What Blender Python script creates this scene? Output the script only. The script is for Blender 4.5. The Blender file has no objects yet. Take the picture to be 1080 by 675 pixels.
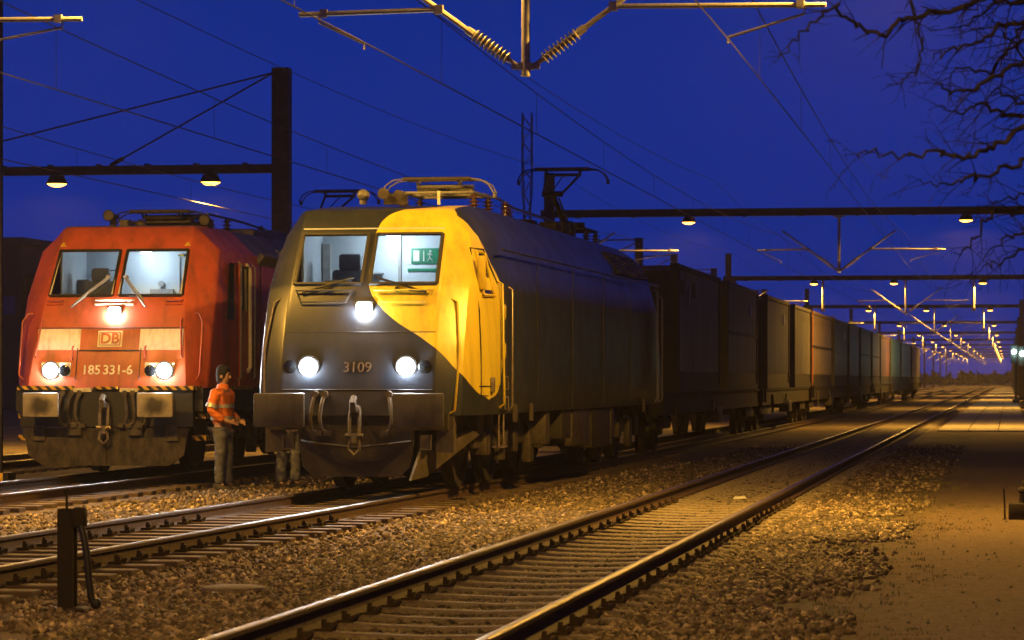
import bpy, bmesh, math, random
import numpy as np
from mathutils import Vector, Matrix
R = math.radians
random.seed(7)
rng = np.random.default_rng(11)
scene = bpy.context.scene
col = scene.collection

# ------------------------------------------------------------------ camera
# world: +y runs along the tracks, x is sideways, z = 0 is the ground, rail heads at RZ
RZ = 0.20
YAW = R(9.15)
cd = bpy.data.cameras.new('camera')
cam = bpy.data.objects.new('camera', cd); col.objects.link(cam)
cam.location = (0, 0, RZ + 1.43)
cam.rotation_euler = (R(90), 0, YAW)
cd.sensor_width = 36; cd.lens = 36 * 3250 / 1080
cd.shift_y = 62.5 / 1080
cd.clip_start = 0.1; cd.clip_end = 6000
cd.dof.use_dof = True; cd.dof.focus_distance = 42; cd.dof.aperture_fstop = 6.3
scene.camera = cam

# ------------------------------------------------------------------ sky: dusk, sun below the horizon
w = bpy.data.worlds.new('World'); scene.world = w; w.use_nodes = True
nt = w.node_tree; nt.nodes.clear()
sky = nt.nodes.new('ShaderNodeTexSky'); sky.sky_type = 'NISHITA'; sky.sun_disc = False
sky.sun_elevation = R(-4.0); sky.sun_rotation = R(150); sky.ozone_density = 4.0
tint = nt.nodes.new('ShaderNodeMix'); tint.data_type = 'RGBA'; tint.blend_type = 'MIX'
tint.inputs[0].default_value = 0.86
bgn = nt.nodes.new('ShaderNodeBackground'); outn = nt.nodes.new('ShaderNodeOutputWorld')
tint.inputs[7].default_value = (0.0030, 0.0290, 0.318, 1)      # the blue-hour tone of the whole sky
nt.links.new(sky.outputs[0], tint.inputs[6])
# the zenith is darker than the low sky, as at every blue hour
wtc = nt.nodes.new('ShaderNodeTexCoord'); wsp = nt.nodes.new('ShaderNodeSeparateXYZ'); nt.links.new(wtc.outputs['Generated'], wsp.inputs[0])
wrp = nt.nodes.new('ShaderNodeValToRGB'); cr_ = wrp.color_ramp; cr_.interpolation = 'EASE'
cr_.elements[0].position = 0.06; cr_.elements[0].color = (1,1,1,1); cr_.elements[1].position = 0.85; cr_.elements[1].color = (.10,.10,.10,1)
e_ = cr_.elements.new(.35); e_.color = (.30,.30,.30,1)
nt.links.new(wsp.outputs[2], wrp.inputs[0])
wml = nt.nodes.new('ShaderNodeVectorMath'); wml.operation = 'SCALE'; nt.links.new(tint.outputs[2], wml.inputs[0]); nt.links.new(wrp.outputs[0], wml.inputs['Scale'])
nt.links.new(wml.outputs[0], bgn.inputs[0])
bgn.inputs[1].default_value = 1.0
nt.links.new(bgn.outputs[0], outn.inputs[0])

vs = scene.view_settings
vs.view_transform = 'Standard'; vs.look = 'None'; vs.exposure = 0.0; vs.gamma = 1.0; vs.use_curve_mapping = False
scene.cycles.use_denoising = True
scene.cycles.max_bounces = 6; scene.cycles.diffuse_bounces = 2; scene.cycles.glossy_bounces = 3
scene.cycles.transparent_max_bounces = 12; scene.cycles.volume_bounces = 0
scene.cycles.sample_clamp_indirect = 3.0
scene.cycles.caustics_reflective = False; scene.cycles.caustics_refractive = False

SODIUM = (1.0, 0.50, 0.065)
LAMP_W = 3600

# ------------------------------------------------------------------ helpers
class MB:
    """collects shapes and links them as one mesh object"""
    def __init__(s): s.v = []; s.f = []; s.m = []; s.mi = 0
    def add(s, vs_, fs):
        b = len(s.v); s.v += [tuple(p) for p in vs_]
        for f in fs: s.f.append(tuple(i + b for i in f)); s.m.append(s.mi)
        return s
    def box(s, c, d, rot=None):
        x, y, z = d[0] / 2, d[1] / 2, d[2] / 2
        pts = [Vector(p) for p in ((-x,-y,-z),(x,-y,-z),(x,y,-z),(-x,y,-z),(-x,-y,z),(x,-y,z),(x,y,z),(-x,y,z))]
        if rot is not None: pts = [rot @ p for p in pts]
        c = Vector(c)
        return s.add([p + c for p in pts], [(0,3,2,1),(4,5,6,7),(0,1,5,4),(1,2,6,5),(2,3,7,6),(3,0,4,7)])
    def bx(s, x0, x1, y0, y1, z0, z1): return s.box(((x0+x1)/2,(y0+y1)/2,(z0+z1)/2), (abs(x1-x0),abs(y1-y0),abs(z1-z0)))
    def bbox(s, c, d, bev=.01, rot=None):
        """box with chamfered edges"""
        x, y, z = d[0]/2, d[1]/2, d[2]/2; b = min(bev, x*.9, y*.9, z*.9)
        bm = bmesh.new(); bmesh.ops.create_cube(bm, size=1)
        bmesh.ops.scale(bm, vec=d, verts=bm.verts)
        bmesh.ops.bevel(bm, geom=list(bm.edges), offset=b, segments=2, affect='EDGES', profile=.5)
        M = rot if rot is not None else Matrix.Identity(3)
        bm.verts.index_update()
        s.add([M @ v.co + Vector(c) for v in bm.verts], [[v.index for v in f.verts] for f in bm.faces]); bm.free()
        return s
    def tube(s, pts, r, n=6, cap=True):
        pts = [Vector(p) for p in pts]; m = len(pts)
        rs = list(r) if hasattr(r, '__len__') else [r]*m
        ring = []; up = None
        for i, p in enumerate(pts):
            d = (pts[min(i+1,m-1)] - pts[max(i-1,0)])
            if d.length < 1e-9: d = Vector((0,0,1))
            d.normalize()
            if up is None:
                a = Vector((0,0,1)) if abs(d.z) < .9 else Vector((1,0,0)); up = d.cross(a).normalized()
            else:
                up = (up - d * up.dot(d))
                if up.length < 1e-6: up = d.cross(Vector((1,.3,0)))
                up.normalize()
            o = d.cross(up)
            ring.append([p + (up*math.cos(2*math.pi*k/n) + o*math.sin(2*math.pi*k/n))*rs[i] for k in range(n)])
        vs_ = [q for g in ring for q in g]; fs = []
        for i in range(m-1):
            for k in range(n):
                a = i*n+k; b = i*n+(k+1)%n
                fs.append((a, b, b+n, a+n))
        if cap: fs.append(tuple(range(n))[::-1]); fs.append(tuple((m-1)*n+k for k in range(n)))
        return s.add(vs_, fs)
    def cyl(s, p0, p1, r, n=12, r1=None): return s.tube([p0, p1], [r, r if r1 is None else r1], n)
    def lathe(s, prof, c, axis='z', n=16, cap=True):
        """prof: (radius, height) list"""
        vs_ = []
        for r, h in prof:
            for k in range(n):
                a = 2*math.pi*k/n; p = (r*math.cos(a), r*math.sin(a), h)
                if axis == 'y': p = (p[0], p[2], p[1])
                if axis == 'x': p = (p[2], p[0], p[1])
                vs_.append((p[0]+c[0], p[1]+c[1], p[2]+c[2]))
        fs = []
        for i in range(len(prof)-1):
            for k in range(n):
                a = i*n+k; b = i*n+(k+1)%n; fs.append((a,b,b+n,a+n))
        if cap: fs.append(tuple(range(n))[::-1]); fs.append(tuple((len(prof)-1)*n+k for k in range(n)))
        return s.add(vs_, fs)
    def lathe_dir(s, prof, p, d, n=14):
        q = Vector(d).to_track_quat('Z', 'Y').to_matrix(); b = len(s.v)
        s.lathe(prof, (0,0,0), 'z', n)
        for i in range(b, len(s.v)): s.v[i] = tuple(q @ Vector(s.v[i]) + Vector(p))
        return s
    def quad(s, a, b, c, d): return s.add([a,b,c,d], [(0,1,2,3)])
    def slab(s, q, th):
        """four corners given a thickness along their normal"""
        q = [Vector(p) for p in q]; nrm = (q[1]-q[0]).cross(q[3]-q[0]).normalized()*th
        b = [p - nrm for p in q]
        return s.add(q + b, [(0,1,2,3),(7,6,5,4),(0,4,5,1),(1,5,6,2),(2,6,7,3),(3,7,4,0)])
    def prism(s, poly, o, ux, uy, depth):
        """2-D outline poly in the plane (ux, uy) at o, extruded by the vector depth"""
        o, ux, uy, depth = Vector(o), Vector(ux), Vector(uy), Vector(depth); n = len(poly)
        a = [o + ux*p[0] + uy*p[1] for p in poly]
        return s.add(a + [p + depth for p in a], [tuple(range(n)), tuple(range(2*n-1, n-1, -1))] + [(i, i+n, (i+1) % n + n, (i+1) % n) for i in range(n)])
    def mesh(s, name, mats, smooth=None):
        me = bpy.data.meshes.new(name); me.from_pydata(s.v, [], s.f)
        if not isinstance(mats, (list, tuple)): mats = [mats]
        for m in mats: me.materials.append(m)
        if any(s.m): me.polygons.foreach_set('material_index', s.m)
        bm = bmesh.new(); bm.from_mesh(me); bmesh.ops.recalc_face_normals(bm, faces=bm.faces); bm.to_mesh(me); bm.free()
        if smooth:
            me.polygons.foreach_set('use_smooth', [True]*len(me.polygons)); me.set_sharp_from_angle(angle=R(smooth))
        me.update(); return me
    def build(s, name, mats, parent=None, smooth=None, loc=(0,0,0)):
        return link(name, s.mesh(name, mats, smooth), parent, loc)

def link(name, me, parent=None, loc=(0,0,0), rz=0):
    o = bpy.data.objects.new(name, me); col.objects.link(o); o.location = loc
    if rz: o.rotation_euler.z = rz
    if parent is not None: o.parent = parent
    return o
def thing(name, label, cat, loc=(0,0,0), rz=0, group=None):
    o = link(name, None, None, loc, rz); return tag(o, label, cat, group)
def tag(o, label, cat, group=None):
    o['label'] = label; o['category'] = cat
    if group: o['group'] = group
    return o
def structure(o, kind='structure'): o['kind'] = kind; return o
def text_mesh(name, body, size, m, parent, loc, rot, depth=.004, align='CENTER', bold=.0):
    cu = bpy.data.curves.new('t', 'FONT'); cu.body = body; cu.size = size; cu.extrude = depth; cu.align_x = align; cu.align_y = 'CENTER'
    cu.offset = bold; cu.resolution_u = 4
    t = bpy.data.objects.new('t', cu); col.objects.link(t)
    bpy.context.view_layer.update()
    me = bpy.data.meshes.new_from_object(t.evaluated_get(bpy.context.evaluated_depsgraph_get()))
    bpy.data.objects.remove(t); me.materials.clear(); me.materials.append(m)
    o = link(name, me, parent, loc); o.rotation_euler = rot; return o

def px2(px, py, Y):
    """a point at depth Y on the view ray of a pixel of the 1080 x 675 photo; used only to find where far things stand"""
    X = (px-540)/3250*Y; c, s = math.cos(YAW), math.sin(YAW)
    return Vector((X*c - Y*s, X*s + Y*c, cam.location.z + (400-py)/3250*Y))

# ------------------------------------------------------------------ materials
def mat(name, c, rough=.6, metal=0, c2=None, scale=6, amt=.5, bump=0, bscale=None, spec=.5, coat=0, detail=6, stretch=(1,1,1), lo=.35, hi=.65, dirt=None, dirt_s=1.4, rvar=.12):
    m = bpy.data.materials.new(name); m.use_nodes = True; n = m.node_tree; p = n.nodes['Principled BSDF']
    p.inputs['Roughness'].default_value = rough; p.inputs['Metallic'].default_value = metal
    p.inputs['Specular IOR Level'].default_value = spec; p.inputs['Coat Weight'].default_value = coat
    if c2 is None: c2 = tuple(x*(1-amt*.6) for x in c)
    tc = n.nodes.new('ShaderNodeTexCoord'); mp = n.nodes.new('ShaderNodeMapping'); mp.inputs['Scale'].default_value = stretch
    n.links.new(tc.outputs['Object'], mp.inputs[0])
    no = n.nodes.new('ShaderNodeTexNoise'); no.inputs['Scale'].default_value = scale; no.inputs['Detail'].default_value = detail; no.inputs['Roughness'].default_value = .62
    n.links.new(mp.outputs[0], no.inputs['Vector'])
    rp = n.nodes.new('ShaderNodeValToRGB'); rp.color_ramp.elements[0].position = lo; rp.color_ramp.elements[1].position = hi
    rp.color_ramp.elements[0].color = (*c, 1); rp.color_ramp.elements[1].color = (*c2, 1)
    n.links.new(no.outputs[0], rp.inputs[0])
    cout = rp.outputs[0]
    if dirt:
        d = n.nodes.new('ShaderNodeTexNoise'); d.inputs['Scale'].default_value = dirt_s; d.inputs['Detail'].default_value = 8; d.inputs['Roughness'].default_value = .7
        mp2 = n.nodes.new('ShaderNodeMapping'); mp2.inputs['Scale'].default_value = (2.6,2.6,.28); n.links.new(tc.outputs['Object'], mp2.inputs[0]); n.links.new(mp2.outputs[0], d.inputs['Vector'])
        r2 = n.nodes.new('ShaderNodeValToRGB'); r2.color_ramp.elements[0].position = .48; r2.color_ramp.elements[1].position = .78
        n.links.new(d.outputs[0], r2.inputs[0])
        mx = n.nodes.new('ShaderNodeMix'); mx.data_type = 'RGBA'; n.links.new(r2.outputs[0], mx.inputs[0]); n.links.new(cout, mx.inputs[6]); mx.inputs[7].default_value = (*dirt, 1)
        cout = mx.outputs[2]
    n.links.new(cout, p.inputs['Base Color'])
    if rvar:
        mr = n.nodes.new('ShaderNodeMapRange'); mr.inputs['To Min'].default_value = max(0, rough-rvar); mr.inputs['To Max'].default_value = min(1, rough+rvar)
        n.links.new(no.outputs[0], mr.inputs[0]); n.links.new(mr.outputs[0], p.inputs['Roughness'])
    if bump:
        b = n.nodes.new('ShaderNodeBump'); b.inputs['Strength'].default_value = bump; b.inputs['Distance'].default_value = .02
        if bscale:
            nb = n.nodes.new('ShaderNodeTexNoise'); nb.inputs['Scale'].default_value = bscale; nb.inputs['Detail'].default_value = 5
            n.links.new(tc.outputs['Object'], nb.inputs['Vector']); n.links.new(nb.outputs[0], b.inputs['Height'])
        else: n.links.new(no.outputs[0], b.inputs['Height'])
        n.links.new(b.outputs[0], p.inputs['Normal'])
    m['cout'] = 1
    return m
def emit(name, c, s):
    m = bpy.data.materials.new(name); m.use_nodes = True; n = m.node_tree; p = n.nodes['Principled BSDF']
    p.inputs['Base Color'].default_value = (.8,.8,.8,1); p.inputs['Emission Color'].default_value = (*c, 1); p.inputs['Emission Strength'].default_value = s
    return m
def glass_mat(name, tint_=(.86,.9,.92), refl=.9):
    m = bpy.data.materials.new(name); m.use_nodes = True; n = m.node_tree; n.nodes.clear()
    o = n.nodes.new('ShaderNodeOutputMaterial'); t = n.nodes.new('ShaderNodeBsdfTransparent'); t.inputs[0].default_value = (*tint_, 1)
    g = n.nodes.new('ShaderNodeBsdfGlossy'); g.inputs['Roughness'].default_value = .03; g.inputs[0].default_value = (refl,refl,refl,1)
    f = n.nodes.new('ShaderNodeFresnel'); f.inputs[0].default_value = 1.5
    x = n.nodes.new('ShaderNodeMixShader'); n.links.new(f.outputs[0], x.inputs[0]); n.links.new(t.outputs[0], x.inputs[1]); n.links.new(g.outputs[0], x.inputs[2])
    n.links.new(x.outputs[0], o.inputs[0]); return m

M = {}
M['red'] = mat('red_paint', (.50,.098,.042), .46, c2=(.40,.075,.034), scale=3, coat=0, bump=.02, bscale=2.2, dirt=(.10,.045,.025), dirt_s=1.1)
M['white'] = mat('cream_white_paint', (.74,.70,.58), .42, c2=(.66,.62,.5), scale=9, dirt=(.35,.3,.2), dirt_s=4)
M['dark'] = mat('charcoal_paint', (.020,.026,.038), .34, c2=(.015,.019,.028), scale=2.5, bump=.03, bscale=1.7, dirt=(.044,.042,.040), dirt_s=.8)
M['black'] = mat('black_rubber_and_shade', (.016,.016,.017), .55, scale=14)
M['under'] = mat('brown_brake_dust', (.017,.014,.011), .75, c2=(.034,.026,.018), scale=7, bump=.25, bscale=30)
M['under2'] = mat('grimy_grey_steel', (.075,.062,.048), .6, c2=(.034,.027,.02), scale=8, bump=.15, bscale=26)
M['steel'] = mat('worn_steel', (.32,.29,.24), .42, .6, c2=(.16,.12,.08), scale=12, bump=.1)
M['galv'] = mat('galvanised_tube', (.30,.30,.28), .5, .3, c2=(.21,.20,.18), scale=20, stretch=(1,1,1))
M['gantry'] = mat('weathered_gantry_steel', (.055,.050,.044), .62, .2, c2=(.032,.027,.023), scale=5, bump=.1, bscale=20)
M['ceramic'] = mat('brown_ceramic', (.10,.045,.025), .22, scale=10, coat=.4)
M['ceramic_grey'] = mat('grey_insulator', (.26,.24,.21), .35, scale=10)
M['rail_side'] = mat('rusty_rail', (.085,.047,.024), .8, .1, c2=(.045,.028,.017), scale=18, bump=.3, bscale=60)
M['rail_top'] = mat('polished_rail_head', (.27,.25,.235), .42, 1, c2=(.16,.14,.12), scale=3, stretch=(10,.5,1), rvar=.08)
M['sleeper'] = mat('concrete_sleeper', (.25,.215,.165), .85, c2=(.14,.115,.085), scale=22, bump=.3, bscale=90)
M['wood'] = mat('tarred_wood', (.075,.052,.034), .85, c2=(.15,.11,.075), scale=5, stretch=(.7,9,9), bump=.5)
M['clip'] = mat('rusty_fastening', (.045,.030,.020), .8, .2, scale=40, bump=.4)
M['interior'] = mat('pale_cab_lining', (.60,.68,.74), .6, scale=2, c2=(.54,.62,.68))
M['interior2'] = mat('cab_desk_grey', (.42,.42,.41), .55, scale=9)
M['seat'] = mat('grey_seat_fabric', (.12,.13,.15), .9, scale=60, bump=.3)
M['green'] = mat('sign_green', (.0,.22,.10), .5, scale=4)
M['signwhite'] = mat('sign_white', (.75,.8,.75), .5, scale=4)
M['glass'] = glass_mat('windscreen_glass')
M['darkglass'] = mat('dark_window_glass', (.012,.014,.016), .08, scale=2, spec=.7, rvar=.02)
M['head'] = emit('headlight_lens', (.94,.98,1), 240)
M['lamp'] = emit('sodium_lens', (1,.44,.06), 9)
M['cablamp'] = emit('cab_lamp', (1,.97,.9), 6)
M['wire'] = mat('copper_wire', (.10,.085,.07), .5, .5, scale=10)
M['yellowstripe'] = mat('warning_yellow', (.75,.48,.03), .5, scale=8, dirt=(.12,.08,.03), dirt_s=6)
M['buffer'] = mat('buffer_plate_steel', (.40,.37,.32), .5, .15, c2=(.28,.25,.21), scale=7, bump=.1, dirt=(.05,.04,.03), dirt_s=3)
M['roofgrey'] = mat('grey_roof', (.16,.155,.15), .5, c2=(.10,.095,.09), scale=3, dirt=(.06,.05,.04), dirt_s=1)

def yellow_dark(name):
    """charcoal paint with one big yellow field, drawn on the unrolled shell (UV = metres round the nose, height)"""
    m = mat(name, (.020,.026,.038), .34, c2=(.015,.019,.028), scale=2.5, bump=.03, bscale=1.7, dirt=(.044,.042,.040), dirt_s=.8)
    n = m.node_tree; p = n.nodes['Principled BSDF']; src = p.inputs['Base Color'].links[0].from_socket
    uv = n.nodes.new('ShaderNodeUVMap'); sp = n.nodes.new('ShaderNodeSeparateXYZ'); n.links.new(uv.outputs[0], sp.inputs[0])
    def curve(pts):
        dv = n.nodes.new('ShaderNodeMath'); dv.operation = 'DIVIDE'; dv.inputs[1].default_value = 4; n.links.new(sp.outputs[1], dv.inputs[0])
        f = n.nodes.new('ShaderNodeFloatCurve'); c = f.mapping.curves[0]
        while len(c.points) > 2: c.points.remove(c.points[1])
        pts = sorted(pts)
        c.points[0].location = (0, pts[0][1]/4); c.points[1].location = (1, pts[-1][1]/4)
        for z, x in pts: c.points.new(z/4, x/4)
        for q in c.points: q.handle_type = 'AUTO'
        f.mapping.update(); n.links.new(dv.outputs[0], f.inputs['Value'])
        mu = n.nodes.new('ShaderNodeMath'); mu.operation = 'MULTIPLY'; mu.inputs[1].default_value = 4; n.links.new(f.outputs[0], mu.inputs[0]); return mu.outputs[0]
    L = curve([(1.16,2.36),(1.22,2.05),(1.32,1.72),(1.46,1.40),(1.76,1.04),(1.9,.85),(2.29,.28),(2.60,.05),(3.0,.03),(3.35,.05),(3.5,.14),(3.6,.34),(3.7,.7)])
    H = curve([(1.16,2.36),(1.22,2.62),(1.35,2.80),(1.6,2.92),(2.1,2.92),(2.65,2.55),(3.0,2.12),(3.15,1.92),(3.4,1.5),(3.6,1.22)])
    def cmp(a, b, op):
        c = n.nodes.new('ShaderNodeMath'); c.operation = op; n.links.new(a, c.inputs[0]); n.links.new(b, c.inputs[1]); return c.outputs[0]
    a = cmp(sp.outputs[0], L, 'GREATER_THAN'); b = cmp(sp.outputs[0], H, 'LESS_THAN'); mk = cmp(a, b, 'MULTIPLY')
    z0 = n.nodes.new('ShaderNodeMath'); z0.operation = 'GREATER_THAN'; z0.inputs[1].default_value = 1.16; n.links.new(sp.outputs[1], z0.inputs[0])
    mk = cmp(mk, z0.outputs[0], 'MULTIPLY')
    no = n.nodes.new('ShaderNodeTexNoise'); no.inputs['Scale'].default_value = 2.0; no.inputs['Detail'].default_value = 8; no.inputs['Roughness'].default_value = .7
    tc = n.nodes.new('ShaderNodeTexCoord'); mp = n.nodes.new('ShaderNodeMapping'); mp.inputs['Scale'].default_value = (2.2,2.2,.28); n.links.new(tc.outputs['Object'], mp.inputs[0]); n.links.new(mp.outputs[0], no.inputs['Vector'])
    rp = n.nodes.new('ShaderNodeValToRGB'); rp.color_ramp.elements[0].position = .46; rp.color_ramp.elements[0].color = (.56,.45,.03,1)
    rp.color_ramp.elements[1].position = .84; rp.color_ramp.elements[1].color = (.26,.18,.035,1); n.links.new(no.outputs[0], rp.inputs[0])
    mx = n.nodes.new('ShaderNodeMix'); mx.data_type = 'RGBA'; n.links.new(mk, mx.inputs[0]); n.links.new(src, mx.inputs[6]); n.links.new(rp.outputs[0], mx.inputs[7])
    n.links.new(mx.outputs[2], p.inputs['Base Color']); return m
M['twotone'] = yellow_dark('charcoal_and_yellow_paint')
M['yellow'] = mat('yellow_paint', (.55,.44,.03), .40, c2=(.44,.34,.025), scale=4, dirt=(.3,.17,.03), dirt_s=2)

def hazard():
    m = mat('hazard_stripes', (.72,.46,.03), .5, scale=8); n = m.node_tree; p = n.nodes['Principled BSDF']; src = p.inputs['Base Color'].links[0].from_socket
    tc = n.nodes.new('ShaderNodeTexCoord'); sp = n.nodes.new('ShaderNodeSeparateXYZ'); n.links.new(tc.outputs['Object'], sp.inputs[0])
    a = n.nodes.new('ShaderNodeMath'); a.operation = 'ADD'; n.links.new(sp.outputs[0], a.inputs[0]); n.links.new(sp.outputs[2], a.inputs[1])
    a2 = n.nodes.new('ShaderNodeMath'); a2.operation = 'ADD'; n.links.new(a.outputs[0], a2.inputs[0]); n.links.new(sp.outputs[1], a2.inputs[1])
    f = n.nodes.new('ShaderNodeMath'); f.operation = 'MULTIPLY'; f.inputs[1].default_value = 7.0; n.links.new(a2.outputs[0], f.inputs[0])
    g = n.nodes.new('ShaderNodeMath'); g.operation = 'FRACT'; n.links.new(f.outputs[0], g.inputs[0])
    h = n.nodes.new('ShaderNodeMath'); h.operation = 'GREATER_THAN'; h.inputs[1].default_value = .5; n.links.new(g.outputs[0], h.inputs[0])
    mx = n.nodes.new('ShaderNodeMix'); mx.data_type = 'RGBA'; n.links.new(h.outputs[0], mx.inputs[0]); n.links.new(src, mx.inputs[6]); mx.inputs[7].default_value = (.015,.015,.015,1)
    n.links.new(mx.outputs[2], p.inputs['Base Color']); return m
M['hazard'] = hazard()

def grease():
    m = mat('greasy_buffer_face', (.36,.33,.28), .5, .1, c2=(.27,.24,.2), scale=9, bump=.1); n = m.node_tree; p = n.nodes['Principled BSDF']; src = p.inputs['Base Color'].links[0].from_socket
    tc = n.nodes.new('ShaderNodeTexCoord'); no = n.nodes.new('ShaderNodeTexNoise'); no.inputs['Scale'].default_value = 5; no.inputs['Detail'].default_value = 4
    n.links.new(tc.outputs['Object'], no.inputs['Vector'])
    ad = n.nodes.new('ShaderNodeMix'); ad.data_type = 'RGBA'; ad.blend_type = 'LINEAR_LIGHT'; ad.inputs[0].default_value = .12
    n.links.new(tc.outputs['Object'], ad.inputs[6]); n.links.new(no.outputs[1], ad.inputs[7])
    mp = n.nodes.new('ShaderNodeMapping'); mp.inputs['Scale'].default_value = (1,0,1.5); n.links.new(ad.outputs[2], mp.inputs[0])
    le = n.nodes.new('ShaderNodeVectorMath'); le.operation = 'LENGTH'; n.links.new(mp.outputs[0], le.inputs[0])
    rp = n.nodes.new('ShaderNodeValToRGB'); rp.color_ramp.elements[0].position = .10; rp.color_ramp.elements[1].position = .24
    rp.color_ramp.elements[0].color = (1,1,1,1); rp.color_ramp.elements[1].color = (0,0,0,1); n.links.new(le.outputs['Value'], rp.inputs[0])
    mx = n.nodes.new('ShaderNodeMix'); mx.data_type = 'RGBA'; n.links.new(rp.outputs[0], mx.inputs[0]); n.links.new(src, mx.inputs[6]); mx.inputs[7].default_value = (.05,.045,.04,1)
    n.links.new(mx.outputs[2], p.inputs['Base Color']); return m
M['grease'] = grease()

def ground_mat():
    m = bpy.data.materials.new('yard_ground'); m.use_nodes = True; n = m.node_tree; p = n.nodes['Principled BSDF']; p.inputs['Roughness'].default_value = .9; p.inputs['Specular IOR Level'].default_value = .3
    N = n.nodes.new; L = n.links.new
    tc = N('ShaderNodeTexCoord'); sp = N('ShaderNodeSeparateXYZ'); L(tc.outputs['Object'], sp.inputs[0])
    def noise(s, d=6, r=.6):
        k = N('ShaderNodeTexNoise'); k.inputs['Scale'].default_value = s; k.inputs['Detail'].default_value = d; k.inputs['Roughness'].default_value = r; L(tc.outputs['Object'], k.inputs['Vector']); return k
    def ramp(src, a, b, ca, cb):
        r = N('ShaderNodeValToRGB'); r.color_ramp.elements[0].position = a; r.color_ramp.elements[1].position = b; r.color_ramp.elements[0].color = (*ca,1); r.color_ramp.elements[1].color = (*cb,1); L(src, r.inputs[0]); return r.outputs[0]
    def mix(f, a, b):
        x = N('ShaderNodeMix'); x.data_type = 'RGBA'; L(f, x.inputs[0]); L(a, x.inputs[6]); L(b, x.inputs[7]); return x.outputs[2]
    vo = N('ShaderNodeTexVoronoi'); vo.inputs['Scale'].default_value = 26; L(tc.outputs['Object'], vo.inputs['Vector'])
    gr = ramp(vo.outputs['Color'], .1, .9, (.045,.034,.022), (.25,.19,.125))
    patch = noise(.35, 7, .65)
    gr2 = mix(ramp(patch.outputs[0], .36, .58, (.15,.15,.15), (.85,.85,.85)), gr, ramp(noise(9).outputs[0], .3, .7, (.18,.138,.088), (.34,.265,.172)))  # lighter gravel tone also stands in for lamplight on the ground
    # right-hand path: trodden sand, beyond y = 100 worn paving; a weedy strip along its edge
    ed = noise(.8, 4)
    xe = N('ShaderNodeMath'); xe.operation = 'MULTIPLY_ADD'; L(ed.outputs[0], xe.inputs[0]); xe.inputs[1].default_value = .9; L(sp.outputs[0], xe.inputs[2])
    mr = N('ShaderNodeMapRange'); mr.inputs['From Min'].default_value = -1.15; mr.inputs['From Max'].default_value = -.75; L(xe.outputs[0], mr.inputs[0])
    v2 = N('ShaderNodeTexVoronoi'); v2.inputs['Scale'].default_value = 45; L(tc.outputs['Object'], v2.inputs['Vector'])
    spk = ramp(v2.outputs['Color'], .1, .95, (.08,.058,.036), (.32,.24,.15))
    sand = mix(ramp(noise(1.7, 8, .7).outputs[0], .35, .65, (.25,.25,.25), (.8,.8,.8)), ramp(noise(5, 9, .7).outputs[0], .3, .72, (.12,.086,.05), (.25,.185,.115)), spk)
    gr3 = mix(mr.outputs[0], gr2, sand)
    w1 = N('ShaderNodeMapRange'); w1.interpolation_type = 'SMOOTHSTEP'; w1.inputs['From Min'].default_value = -1.75; w1.inputs['From Max'].default_value = -1.25; L(xe.outputs[0], w1.inputs[0])
    w2 = N('ShaderNodeMapRange'); w2.interpolation_type = 'SMOOTHSTEP'; w2.inputs['From Min'].default_value = -.3; w2.inputs['From Max'].default_value = -1.0; L(xe.outputs[0], w2.inputs[0])
    ww = N('ShaderNodeMath'); ww.operation = 'MULTIPLY'; L(w1.outputs[0], ww.inputs[0]); L(w2.outputs[0], ww.inputs[1])
    w3 = N('ShaderNodeMath'); w3.operation = 'MULTIPLY'; L(ww.outputs[0], w3.inputs[0]); L(ramp(noise(2.2, 5).outputs[0], .35, .6, (0,0,0), (.85,.85,.85)), w3.inputs[1])
    weed = ramp(noise(40, 3).outputs[0], .3, .7, (.05,.055,.018), (.13,.12,.045))
    gr4 = mix(w3.outputs[0], gr3, weed)
    L(gr4, p.inputs['Base Color'])
    bh = N('ShaderNodeMath'); bh.operation = 'MULTIPLY_ADD'; bh.inputs[1].default_value = -.7; L(vo.outputs['Distance'], bh.inputs[0]); L(noise(60, 4).outputs[0], bh.inputs[2])
    b = N('ShaderNodeBump'); b.inputs['Strength'].default_value = 1.0; b.inputs['Distance'].default_value = .04; L(bh.outputs[0], b.inputs['Height']); L(b.outputs[0], p.inputs['Normal'])
    return m
M['ground'] = ground_mat()
def stone_mat(name, k):
    m = bpy.data.materials.new(name); m.use_nodes = True; n = m.node_tree; p = n.nodes['Principled BSDF']; p.inputs['Roughness'].default_value = .8
    g = n.nodes.new('ShaderNodeNewGeometry'); rp = n.nodes.new('ShaderNodeValToRGB'); cr = rp.color_ramp
    cr.elements[0].position = 0; cr.elements[0].color = (.04,.03,.021,1); cr.elements[1].position = 1; cr.elements[1].color = (.50,.40,.27,1)
    e = cr.elements.new(.45); e.color = (.11,.084,.056,1); e = cr.elements.new(.85); e.color = (.23,.18,.12,1)
    n.links.new(g.outputs['Random Per Island'], rp.inputs[0])
    for q in cr.elements: q.color = tuple(x*k for x in q.color[:3]) + (1,)
    n.links.new(rp.outputs[0], p.inputs['Base Color']); return m
M['stone'] = stone_mat('ballast_stone', 1); M['stone_oily'] = stone_mat('oily_ballast_stone', .42); M['stone_pale'] = stone_mat('pale_gravel', 1.5); M['stone_sandy'] = stone_mat('sandy_pebble', 1.0)  # pale gravel between the tracks, lifted further to stand in for lamplight
for e in M['stone_sandy'].node_tree.nodes['Color Ramp'].color_ramp.elements: e.color = tuple(.12+.35*x for x in e.color[:2]) + (.09+.2*e.color[2], 1)
M['buffer_dark'] = mat('dark_buffer_steel', (.075,.07,.062), .5, .1, c2=(.04,.037,.033), scale=6, bump=.1, dirt=(.02,.018,.016), dirt_s=3)

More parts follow.
